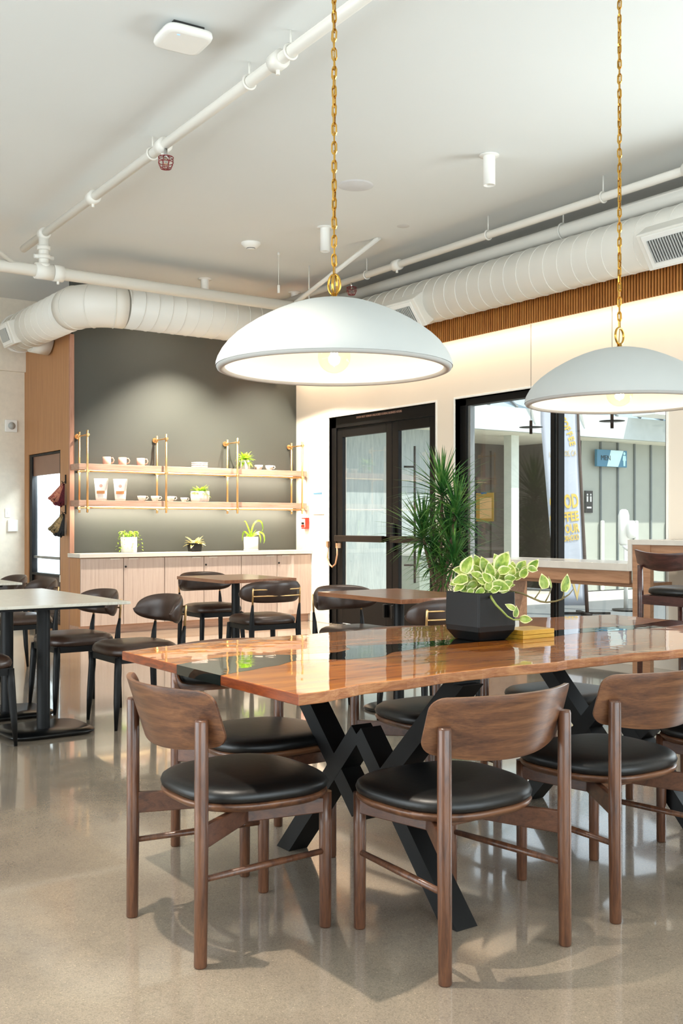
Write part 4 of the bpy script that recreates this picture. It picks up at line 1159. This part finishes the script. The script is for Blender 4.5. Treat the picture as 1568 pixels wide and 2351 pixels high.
for (cx, cy, s_, dd, ang) in leaves:
    u = 1000+cx/2.76; v = 1240+cy/2.76; L_ = s_/2.76*.001646*1.22
    ctr = lp_(u, v, dd*1.0); a = radians(ang)
    d = (Rv*cos(a) + V(0,0,1)*sin(a) + Fv*r2.uniform(-.25, .25)).normalized()
    nrm = (-Fv + V(0,0,1)*r2.uniform(.25, .9) + Rv*r2.uniform(-.6, .6))
    base = ctr - d*(L_*.5)
    leaf_face(b, base, d, nrm, L_, L_*.80, 0, True, r2.uniform(.05, .25), 1)
    root = V(r2.uniform(-.05, .05), r2.uniform(-.05, .05), .158)
    mid = (root+base)/2 + V(0,0,.015) + Fv*r2.uniform(-.01, .01)
    tube(sb, [root, mid, base, base+d*L_*.12], [.0022, .0019, .0015, .001], 6)
# trailing vines
def crv(pts, dd): return [lp_(1000+x/2.76, 1240+y/2.76, q) for (x, y), q in zip(pts, dd)]
v1 = crv([(470,325),(545,338),(620,372),(660,388),(700,394),(760,388),(800,375),(850,345),(876,312)], [0, 0, -.01, -.01, -.01, 0, 0, .01, .01])
v2 = crv([(322,335),(328,360),(350,395),(385,430),(420,466),(460,488),(500,488),(515,470)], [-.08, -.115, -.13, -.13, -.12, -.115, -.11, -.105])
tube(sb, v2, [.0045, .0045, .004, .004, .0035, .003, .003, .002], 8)
obj('leaf_stems', sb, M['stem'], pot)
sb = bmesh.new(); tube(sb, v1, [.0035, .0035, .0035, .0038, .0032, .0032, .003, .0025, .0015], 8)
for (p, q) in (((620,375), (675,292)), ((690,393), (733,300)), ((795,376), (812,318))):
    a, c_ = crv([p, q], [-.01, 0]); tube(sb, [a, (a+c_)/2+Rv*.003, c_], [.0028, .0022, .0018], 6)
obj('trailing_vine', sb, M['brownstem'], pot)
for (bx_, by_, tx, ty, wf_, dd, nn) in ((690,300,672,210,.80,0,.1),(733,300,720,228,.30,.01,.9),(812,318,838,212,.62,0,.2),(462,420,405,390,.62,-.125,.1),(470,465,478,400,.62,-.12,.2),(512,485,585,490,.75,-.1,-.2)):
    p0, p1 = crv([(bx_, by_), (tx, ty)], [dd, dd]); L_ = (p1-p0).length
    leaf_face(b, p0, p1-p0, -Fv+V(0,0,.15)+Rv*nn, L_, L_*wf_, 0, True, .08, 1)
obj('foliage', b, [M['leafg'], M['leafc']], pot, fix=False)

# yellow wooden box beside the pot
t = thing('wooden_box', 'low yellow wooden box in two layers beside the black plant pot', 'box', (2.90, 2.882, ZT1))
obj('box_body', bbox((-.083, -.062, 0), (.083, .062, .0145)), M['yellowwood'], t, bevel=.0015)
obj('box_lid', bbox((-.083, -.062, .0155), (.083, .062, .033)), M['yellowwood'], t, bevel=.0015)

# --- tall dracaena by the window
dr = thing('dracaena_plant', 'tall dracaena with long narrow leaves standing between the black door and window', 'plant', (6.62, 7.78, 0))
b = bmesh.new(); lathe(b, [(0, 0), (.15, 0), (.175, .02), (.19, .32), (.18, .33), (.17, .33), (.165, .28), (0, .28)], 36); obj('pot', b, M['whitepot'], dr)
b = bmesh.new(); lathe(b, [(0, .285), (.166, .285)], 30); obj('soil', b, M['soil'], dr)
heads = [((.04, .05), 1.54, 1.0, 3), ((.16, -.10), 1.34, .95, 4), ((-.14, .12), 1.12, .98, 5), ((.10, .02), 1.08, .95, 6), ((.14, -.16), .88, .85, 8), ((.04, .0), .74, .75, 9), ((-.02, .1), .92, .8, 10)]
def rp(x, y): return (x*Rv.x + y*Fv.x, x*Rv.y + y*Fv.y)
for (hx, hy), hz, sc_, sd in heads:
    r3 = random.Random(sd)
    ex, ey = rp(hx, hy); bx_, by_ = rp(hx*.25, hy*.3)
    b = bmesh.new()
    tube(b, [(bx_, by_, .27), (bx_*1.2+.01, by_*1.2, .27+(hz-.27)*.4), (ex*.8+bx_*.2, ey*.8, .27+(hz-.27)*.8), (ex, ey, hz)], [.020, .018, .016, .013], 10)
    obj('cane', b, M['cane'], dr)
    b = bmesh.new()
    N = int(92*sc_)
    for i in range(N):
        k = i/N; az = i*2.39996 + r3.uniform(-.2, .2); el = radians(82 - 105*k + r3.uniform(-9, 9)); L_ = sc_*(.40 + .17*sin(pi*k) + r3.uniform(-.06, .05))
        base = V(ex, ey, hz - .14*k + .02)
        d0 = V(cos(az)*cos(el), sin(az)*cos(el), sin(el)); g = .55 + .5*k
        pts = []; p = base.copy(); dcur = d0.copy(); n = 7
        for j in range(n+1):
            pts.append(p.copy()); p = p + dcur*(L_/n); dcur = (dcur + V(0, 0, -g/n*.75)).normalized()
        side = d0.cross(V(0,0,1)); 
        if side.length < 1e-3: side = V(1,0,0)
        side.normalize(); prev = None
        for j, q in enumerate(pts):
            w_ = .0125*sc_*(1-(j/n)**2.2)*(.55 + .45*min(1, j*1.2)); up2 = side.cross((pts[min(j+1,n)]-pts[max(j-1,0)]).normalized())
            a = b.verts.new(q - side*w_ + up2*w_*.35); m_ = b.verts.new(q); c_ = b.verts.new(q + side*w_ + up2*w_*.35)
            if prev:
                b.faces.new((prev[0], prev[1], m_, a)); b.faces.new((prev[1], prev[2], c_, m_))
            prev = (a, m_, c_)
    obj('foliage', b, M['palmleaf'], dr, fix=False)

# --- small plants on shelves and counter
def pot_round(t, r_, h_, m, taper=.92):
    b = bmesh.new(); lathe(b, [(0, 0), (r_*taper, 0), (r_*taper+.002, .004), (r_, h_), (r_-.006, h_), (r_-.008, h_-.02), (0, h_-.02)], 32); obj('pot', b, m, t)
def rosette(t, z0, n, L_, W_, m, el0, el1, seed, heart=False, curl=.5, spread=.01, nm='foliage'):
    r3 = random.Random(seed); b = bmesh.new()
    for i in range(n):
        k = i/max(1, n-1); az = i*2.39996 + r3.uniform(-.3, .3); el = radians(el0 + (el1-el0)*k + r3.uniform(-10, 10))
        d = V(cos(az)*cos(el), sin(az)*cos(el), sin(el)); base = V(cos(az)*spread, sin(az)*spread, z0)
        l_ = L_*r3.uniform(.75, 1.1)
        leaf_face(b, base, d, V(-cos(az)*sin(el), -sin(az)*sin(el), cos(el)) , l_, W_, 0, heart, curl*r3.uniform(.6, 1.2))
    obj(nm, b, m, t, fix=False)
t = thing('potted_plant', 'green leafy plant in a white pot on the upper shelf', 'plant', (ux(562, YS), YS, ZU), 0, 'small potted plants by the dark wall')
pot_round(t, .068, .115, M['whitepot'], .88); rosette(t, .105, 46, .125, .040, M['lime'], 80, -15, 11, curl=.55)
t = thing('potted_plant', 'lime green leafy plant in a squat white pot on the lower shelf', 'plant', (ux(459, YS), YS, ZL), 0, 'small potted plants by the dark wall')
b = bmesh.new(); prof = [(.07, 0), (.084, .012), (.088, .06), (.086, .125), (.079, .125), (.077, .10)]
rings = [[b.verts.new((x, y, z)) for x, y in supell(r_, r_, 6, 40)] for r_, z in prof]
for a, c_ in zip(rings, rings[1:]):
    for k in range(40): f = b.faces.new((a[k], a[(k+1)%40], c_[(k+1)%40], c_[k])); f.smooth = True
b.faces.new(rings[0][::-1]); b.faces.new(rings[-1]); obj('pot', b, M['whitepot'], t, rot=(0,0,.35))
rosette(t, .115, 40, .105, .032, M['lime'], 75, 0, 12, curl=.6, spread=.03)
YCt = 11.07; ZCt = .8865
t = thing('potted_plant', 'trailing green plant in a white pot at the left of the quartz countertop', 'plant', (ux(296, YCt), YCt, ZCt), 0, 'small potted plants by the dark wall')
pot_round(t, .092, .175, M['whitepot'], .93)
b = bmesh.new(); r3 = random.Random(21)
for i in range(26):
    az = i*2.39996; R_ = r3.uniform(.08, .15); dr_ = r3.uniform(.02, .15) if i % 3 else -.05
    for j in range(9):
        k = (j+1)/9; q = V(cos(az)*R_*min(1, k*1.4), sin(az)*R_*min(1, k*1.4)*.8, .175 + .055*sin(pi*min(1, k*1.1)) - dr_*k*k)
        leaf_face(b, q, V(cos(az+r3.uniform(-1.4, 1.4)), sin(az+r3.uniform(-1.4, 1.4)), r3.uniform(-.6, .5)), V(0,0,1), .030, .017, 0, False, .3)
obj('foliage', b, M['lime'], t, fix=False)
t = thing('potted_plant', 'cream-leaved plant in a black pot on the middle of the quartz countertop', 'plant', (ux(447, YCt), YCt, ZCt), 0, 'small potted plants by the dark wall')
b = bmesh.new(); prof = [(.06, 0), (.064, .006), (.072, .10), (.066, .10), (.064, .08)]
rings = [[b.verts.new((x, y, z)) for x, y in supell(r_, r_, 9, 40)] for r_, z in prof]
for a, c_ in zip(rings, rings[1:]):
    for k in range(40): b.faces.new((a[k], a[(k+1)%40], c_[(k+1)%40], c_[k]))
b.faces.new(rings[0][::-1]); b.faces.new(rings[-1]); obj('pot', b, M['blackpot'], t)
rosette(t, .09, 22, .115, .042, M['creamleaf'], 70, -8, 14, curl=.35, spread=.03)
t = thing('potted_plant', 'plant with long arching leaves in a white cylinder pot, right end of countertop', 'plant', (ux(576, YCt), YCt, ZCt), 0, 'small potted plants by the dark wall')
b = bmesh.new(); lathe(b, [(0, 0), (.09, 0), (.09, .016), (.084, .018), (.088, .022), (.088, .165), (.082, .165), (.080, .14), (0, .14)], 36); obj('pot', b, M['whitepot'], t)
b = bmesh.new()
def strap(pts, w0):
    prev = None; n = len(pts)-1
    for j, q in enumerate(pts):
        q = Vector(q); tdir = Vector(pts[min(j+1, n)]) - Vector(pts[max(j-1, 0)]); side = tdir.cross(Fv).normalized(); side = (side*.6 + Fv*.4).normalized()
        w_ = w0*(1-(j/n)**3)*(.5+.5*min(1, j/2)) + .001
        a = b.verts.new(q-side*w_); c_ = b.verts.new(q+side*w_)
        if prev: f = b.faces.new((prev[0], prev[1], c_, a)); f.smooth = True
        prev = (a, c_)
def up_(x, z, y=0): return Rv*x + Fv*y + V(0, 0, z)
def smooth(pts, n=10):
    out = []
    P_ = [Vector(p) for p in pts]; P_ = [P_[0]] + P_ + [P_[-1]]
    for i in range(1, len(P_)-2):
        for k in range(n//2):
            t_ = k/(n//2); a, b_, c_, d = P_[i-1], P_[i], P_[i+1], P_[i+2]
            out.append(.5*((2*b_) + (c_-a)*t_ + (2*a-5*b_+4*c_-d)*t_*t_ + (3*b_-a-3*c_+d)*t_**3))
    return out + [P_[-1]]
strap(smooth([up_(0, .15), up_(-.02, .24), up_(-.05, .32), up_(-.07, .36), up_(-.085, .35)]), .010)
strap(smooth([up_(0, .15), up_(.01, .25), up_(.04, .33), up_(.09, .365), up_(.13, .34), up_(.145, .27), up_(.125, .22)]), .013)
strap(smooth([up_(0, .15), up_(.04, .20), up_(.10, .225), up_(.15, .20), up_(.165, .13), up_(.155, .085)]), .013)
strap(smooth([up_(0, .15), up_(.05, .19, -.03), up_(.10, .20, -.04), up_(.12, .15, -.05), up_(.12, .09, -.05)]), .011)
strap(smooth([up_(0, .15), up_(-.04, .20, -.02), up_(-.075, .23, -.04), up_(-.095, .19, -.06), up_(-.10, .12, -.06)]), .014)
strap(smooth([up_(0, .15), up_(.02, .20, .02), up_(.06, .255, .03)]), .008)
strap(smooth([up_(0, .15), up_(-.03, .19, .03), up_(-.06, .17, .05), up_(-.08, .13, .05)]), .010)
obj('foliage', b, M['lime'], t, fix=False)
# ================================================================ outside: courtyard with opposite building
YF = 13.0
gm = plain('courtyard_paving', '#C9C4BA', .8, var=.06, scale=3)
o = obj('courtyard_paving', bbox((RX+.26, -8, -.25), (40, 30, -.02)), gm); o['kind'] = 'structure'
o = obj('low_kerb', bbox((10.2, 11.3, -.02), (24, 11.5, .12)), plain('kerb_concrete', '#D8D4CA', .8)); tag(o, 'long low concrete kerb outside before the opposite building', 'kerb')
o = obj('road_strip', bbox((9.0, 8.6, -.02), (24, 11.3, -.012)), plain('dark_paving', '#6B6E6E', .8)); o['kind'] = 'structure'
siding = plain('sage_grey_siding', '#A9ADA3', .7, var=.03)
ply = wood('stained_plywood', ['#8F9A9A', '#A3ADAC', '#B2BAB8'], (6, 6, .5), .7, 0, 2.0, .3, 2.5, .1)
bl = thing('opposite_building', 'single-storey grey-green batten-sided building across the courtyard', 'building', (7.5, YF, 0))
def lx(a, b_, c_, d, e, f): return bbox((a-7.5, b_-YF, c_), (d-7.5, e-YF, f))
obj('plywood_wall', lx(7.45, YF, 0, 11.35, YF+.15, 2.73), ply, bl)
obj('siding_wall', lx(14.4, YF, 0, 24, YF+.15, 2.73), siding, bl)
dk = plain('recess_taupe', '#5E564E', .6, var=.05)
b = bmesh.new(); box(b, (11.35-7.5, 1.6, 0), (14.4-7.5, 1.7, 2.73)); box(b, (11.30-7.5, 0, 0), (11.35-7.5, 1.7, 2.73)); box(b, (14.4-7.5, 0, 0), (14.45-7.5, 1.7, 2.73))
for x in (12.2, 12.9, 13.7): box(b, (x-7.5, 1.55, 0), (x-7.5+.05, 1.6, 2.6))
obj('recess_wall', b, dk, bl)
b = bmesh.new(); box(b, (13.2-7.5, 1.53, 0), (13.32-7.5, 1.6, 2.1)); obj('recess_door', b, M['black'], bl)
b = bmesh.new(); xs_ = [8.2, 9.16, 10.12, 11.08]
for x in xs_: box(b, (x-7.5, -.025, 0), (x-7.5+.045, 0, 2.73))
obj('plywood_batten', b, M['darkgrey'], bl)
b = bmesh.new(); x = 14.93
while x < 23.5: box(b, (x-7.5, -.03, 0), (x-7.5+.035, 0, 2.73)); x += .475
obj('siding_batten', b, plain('batten_slate', '#6C7474', .6), bl)
b = bmesh.new(); x = 14.93; k = 0
while x < 23.5:
    if k % 1 == 0: box(b, (x-7.5-.02, -.08, 0), (x-7.5+.06, -.03, 1.28)); 
    x += .95; k += 1
obj('white_upright', b, M['white'], bl, bevel=.02)
obj('column', lx(12.62, YF-.08, 0, 12.80, YF+.10, 2.73), plain('column_white', '#DCE2D8', .6), bl)
obj('fascia', lx(7.45, YF-.65, 2.73, 24, YF-.55, 3.12), plain('fascia_white', '#BDC5C3', .6), bl)
obj('soffit', lx(7.45, YF-.55, 2.73, 24, YF+1.7, 2.80), plain('soffit_cream', '#E6E4D4', .7), bl)
b = bmesh.new(); v_ = [b.verts.new(p) for p in ((-.05, -.60, 3.12), (16.5, -.60, 3.12), (16.5, 1.2, 4.6), (-.05, 1.2, 4.6))]; b.faces.new(v_)
rf = obj('standing_seam_roof', b, plain('slate_blue_roof', '#8FA0A8', .5, .2), bl)
b = bmesh.new(); x = .4
while x < 16: bar(b, (x, -.60, 3.13), (x, 1.2, 4.61), .04, .05); x += .62
obj('roof_seam', b, M['grey'], bl)
b = bmesh.new()
for x in (5.0, 6.2, 8.6, 9.9, 11.2, 12.5): bar(b, (x-.25, -.75, 3.7), (x+.15, -.62, 2.9), .06, .12)
obj('canopy_fin', b, M['white'], bl)
obj('upper_band', lx(15.0, YF-1.2, 3.14, 24, YF-.7, 3.30), M['white'], bl)

# feather banner
fl = thing('feather_banner', 'tall pale feather banner with yellow lettering outside the window', 'banner', (10.72, 9.60, 0), radians(-35.1))
bm_w = plain('banner_cloth', '#B4BBCA', .7, var=.03, scale=2)
b = bmesh.new(); n = 26; rows = []
def prof_b(k):     # k 0 bottom..1 top; left and right edge x (pole is at the right)
    z = .12 + 3.75*k
    xr = .02 - .045*z if z < 3.2 else .02 - .045*3.2 - .16*((z-3.2)/.67)**1.6
    xl = -.60 - .05*z*.0 + (-.03)*k - .12*sin(pi*k)*0
    xl = -.36 - .086*z if z < 2.6 else -.584 + .30*((z-2.6)/1.27)**2.2
    return xl, xr, z
for i in range(n+1):
    xl, xr, z = prof_b(i/n); row = []
    for j in range(9):
        q = j/8; row.append(b.verts.new((xl+(xr-xl)*q, .003*sin(q*9+z*2.2), z)))
    rows.append(row)
for a, c_ in zip(rows, rows[1:]):
    for j in range(8): f = b.faces.new((a[j], a[j+1], c_[j+1], c_[j])); f.smooth = True
o = obj('banner_cloth', b, bm_w, fl); s = o.modifiers.new('th', 'SOLIDIFY'); s.thickness = .004; s.offset = 0
b = bmesh.new(); tube(b, [(.045, 0, .0), (.045-.045*.5*1, 0, .5), (.04-.045*2, 0, 2.0), (.04-.045*3.2, 0, 3.2), (-.27, 0, 3.85)], [.025, .024, .02, .016, .01], 10); obj('pole', b, plain('brown_pole', '#4A3B35', .5), fl)
b = bmesh.new(); box(b, (-.35, -.03, .0), (.35, .03, .03)); box(b, (-.03, -.35, .0), (.03, .35, .03)); obj('ground_cross', b, M['black'], fl)
yl = plain('banner_yellow', '#D6B65C', .7)
yt = plain('banner_thin_yellow', '#C9B27A', .7)
def bt(s_, h, w_, z, roty=0, bold=0.0, m=yl, xr=-.075):
    """lettering of cap height h and total width w_, its right end at xr"""
    o = text_mesh('lettering', s_, h/.72, m, fl, (0, -.009, z), (pi/2, -roty, 0), .001, bold)
    k = w_/max(.01, o.dimensions.x if o.dimensions.x > 0 else 1)
    xs_ = [v.co.x for v in o.data.vertices]; k = w_/(max(xs_)-min(xs_)); o.scale = (k, 1, 1); o.location.x = xr - w_/2
bt('GOOD', .180, .385, 1.50, .10, .008); bt('COFFEE', .125, .39, 1.295, .12, .006, xr=-.07)
bt('FOR OUR', .115, .385, 1.135, .12, .005, xr=-.065); bt('NEIGHBORHOOD', .075, .38, 1.01, .14, .003, xr=-.065)
bt('LOS GATOS, CA', .075, .36, 2.15, .05, .0, yt, xr=-.105)
for ch, ax, az, ar in (('C', -.285, 2.58, 42), ('O', -.252, 2.52, 50), ('F', -.222, 2.455, 57), ('F', -.196, 2.39, 63), ('E', -.175, 2.325, 69), ('E', -.160, 2.26, 75)):
    text_mesh('lettering', ch, .105, yl, fl, (ax, -.009, az+.03), (pi/2, radians(ar), 0), .001, .004)
# small triangle mark near the foot
b = bmesh.new(); v_ = [b.verts.new(p) for p in ((-.16, -.008, .42), (-.04, -.008, .45), (-.09, -.008, .18))]; b.faces.new(v_)

o = obj('triangle_mark', b, yt, fl, fix=False)
b = bmesh.new(); v_ = [b.verts.new(p) for p in ((-.125, -.0095, .405), (-.07, -.0095, .42), (-.093, -.0095, .29))]; b.faces.new(v_); obj('triangle_inner', b, bm_w, fl, fix=False)

# MEN sign on the facade
sg = thing('restroom_sign', 'teal restroom sign with MEN lettering under the roof opposite', 'sign', (15.0, YF-.05, 2.42))
obj('board', bbox((-.30, -.10, -.155), (.52, -.04, .155)), plain('teal_board', '#3E7E9C', .4), sg, bevel=.006)
b = bmesh.new(); v_ = [b.verts.new(p) for p in ((-.04, -.103, -.15), (.27, -.103, -.15), (.42, -.103, .15), (.07, -.103, .15))]; b.faces.new(v_); obj('painted_reflection', b, plain('pale_aqua', '#CFEFF2', .3), sg, fix=False)  # slanted pale patch paints a reflection onto the teal board
text_mesh('lettering', 'MEN', .13, plain('sign_dark', '#1E3038', .6), sg, (-.07, -.1055, 0), (pi/2, 0, 0), .0008, .0)
b = bmesh.new(); N = 16
vs = [b.verts.new((.44+.03*cos(2*pi*k/N), -.104, .10+.03*sin(2*pi*k/N))) for k in range(N)]; b.faces.new(vs)
for q in (((.40,.06),(.48,.06),(.49,-.03),(.47,-.03),(.465,-.13),(.415,-.13),(.41,-.03),(.39,-.03)),):
    b.faces.new([b.verts.new((x, -.104, z)) for x, z in q])
obj('figure_symbol', b, plain('aqua_symbol', '#BFF0F4', .4), sg, fix=False)
obj('wall_bracket', bbox((.20, -.04, -.1), (.50, .045, .1)), M['grey'], sg)
# small dark plaque with figures
sp = thing('door_plaque', 'small dark plaque with white figures on the opposite wall', 'sign', (14.62, YF-.01, 1.62))
obj('plate', bbox((-.10, -.02, -.20), (.10, 0, .20)), plain('plaque_black', '#2A2826', .5), sp)
b = bmesh.new()
for x in (-.045, .045):
    vs = [b.verts.new((x+.018*cos(2*pi*k/12), -.022, .13+.018*sin(2*pi*k/12))) for k in range(12)]; b.faces.new(vs); box(b, (x-.018, -.023, .0), (x+.018, -.021, .10))
box(b, (-.06, -.023, -.12), (.06, -.021, -.09)); obj('figures', b, M['white'], sp, fix=False)
# sanitizer stand
st = thing('dispenser_stand', 'white hand dispenser on a white post outside the right window pane', 'dispenser', (11.75, 9.75, 0), radians(-35))
b = bmesh.new(); tube(b, [(0, 0, 0), (0, 0, 1.0)], .03, 12); obj('post', b, M['white'], st)
b = bmesh.new(); lathe(b, [(0, 0), (.19, 0), (.19, .015), (0, .03)], 28); obj('base', b, M['darkgrey'], st)
b = bmesh.new(); loft(b, supell(.075, .05, 3, 24), [(.03, .86), (.0, .90), (0, 1.28), (.02, 1.35), (.05, 1.37)]); obj('housing', b, M['white'], st, (-.03, 0, .05))
b = bmesh.new(); loft(b, supell(.065, .06, 3, 24), [(.03, .98), (.0, 1.02), (0, 1.18), (.03, 1.23)]); obj('dispenser_head', b, M['white'], st, (.06, -.06, .03))
b = bmesh.new(); tube(b, [(-.05, -.05, .90), (0, -.10, .86), (.07, -.12, .88), (.10, -.12, .91)], [.02, .03, .03, .01], 10); obj('drip_tray', b, M['white'], st)
# low sandwich board at the right
sb_ = thing('board_sign', 'low black-framed white board outside behind the high bar', 'sign', (13.6, 9.6, 0), radians(-20))
b = bmesh.new(); box(b, (-.5, -.03, 0), (-.45, .03, 1.12)); box(b, (.55, -.03, 0), (.60, .03, 1.12)); box(b, (-.5, -.03, 1.07), (.6, .03, 1.12)); obj('frame', b, M['black'], sb_)
obj('board', bbox((-.45, -.01, .2), (.55, .01, 1.07)), M['white'], sb_)
# equipment cabinet outside the door
ac = thing('equipment_cabinet', 'grey-green outdoor equipment cabinet with white top outside the black door', 'cabinet', (9.30, 11.2, 0))
obj('body', bbox((-.40, -.35, 0), (.52, .30, .78)), plain('grey_green_metal', '#8B988C', .5, var=.04), ac, bevel=.01)
obj('lid', bbox((-.44, -.40, .78), (.56, .34, .98)), plain('lid_white', '#D9DFDD', .5), ac, bevel=.02)
b = bmesh.new()
for k in range(12): box(b, (-.15+.04*k, -.357, .55), (-.135+.04*k, -.35, .68))
obj('vent_slots', b, M['darkgrey'], ac)
obj('paper_tag', bbox((-.18, -.41, .80), (-.08, -.40, .86)), M['white'], ac)

# yellow poster stuck to the window's inner face
ps = thing('window_poster', 'yellow poster taped inside the left window pane beside the dracaena', 'poster', (RX+.10, 7.86, 1.39))
obj('sheet', bbox((0, -.135, -.155), (.003, .125, .135)), plain('yellow_paper', '#AE8F4A', .7), ps)
obj('inner_print', bbox((-.001, -.105, -.125), (0, .07, .085)), plain('tan_print', '#D8B98C', .7), ps)
obj('blue_tape', bbox((-.002, -.03, .125), (0, .05, .14)), plain('blue_tape', '#2B5FA8', .5), ps)
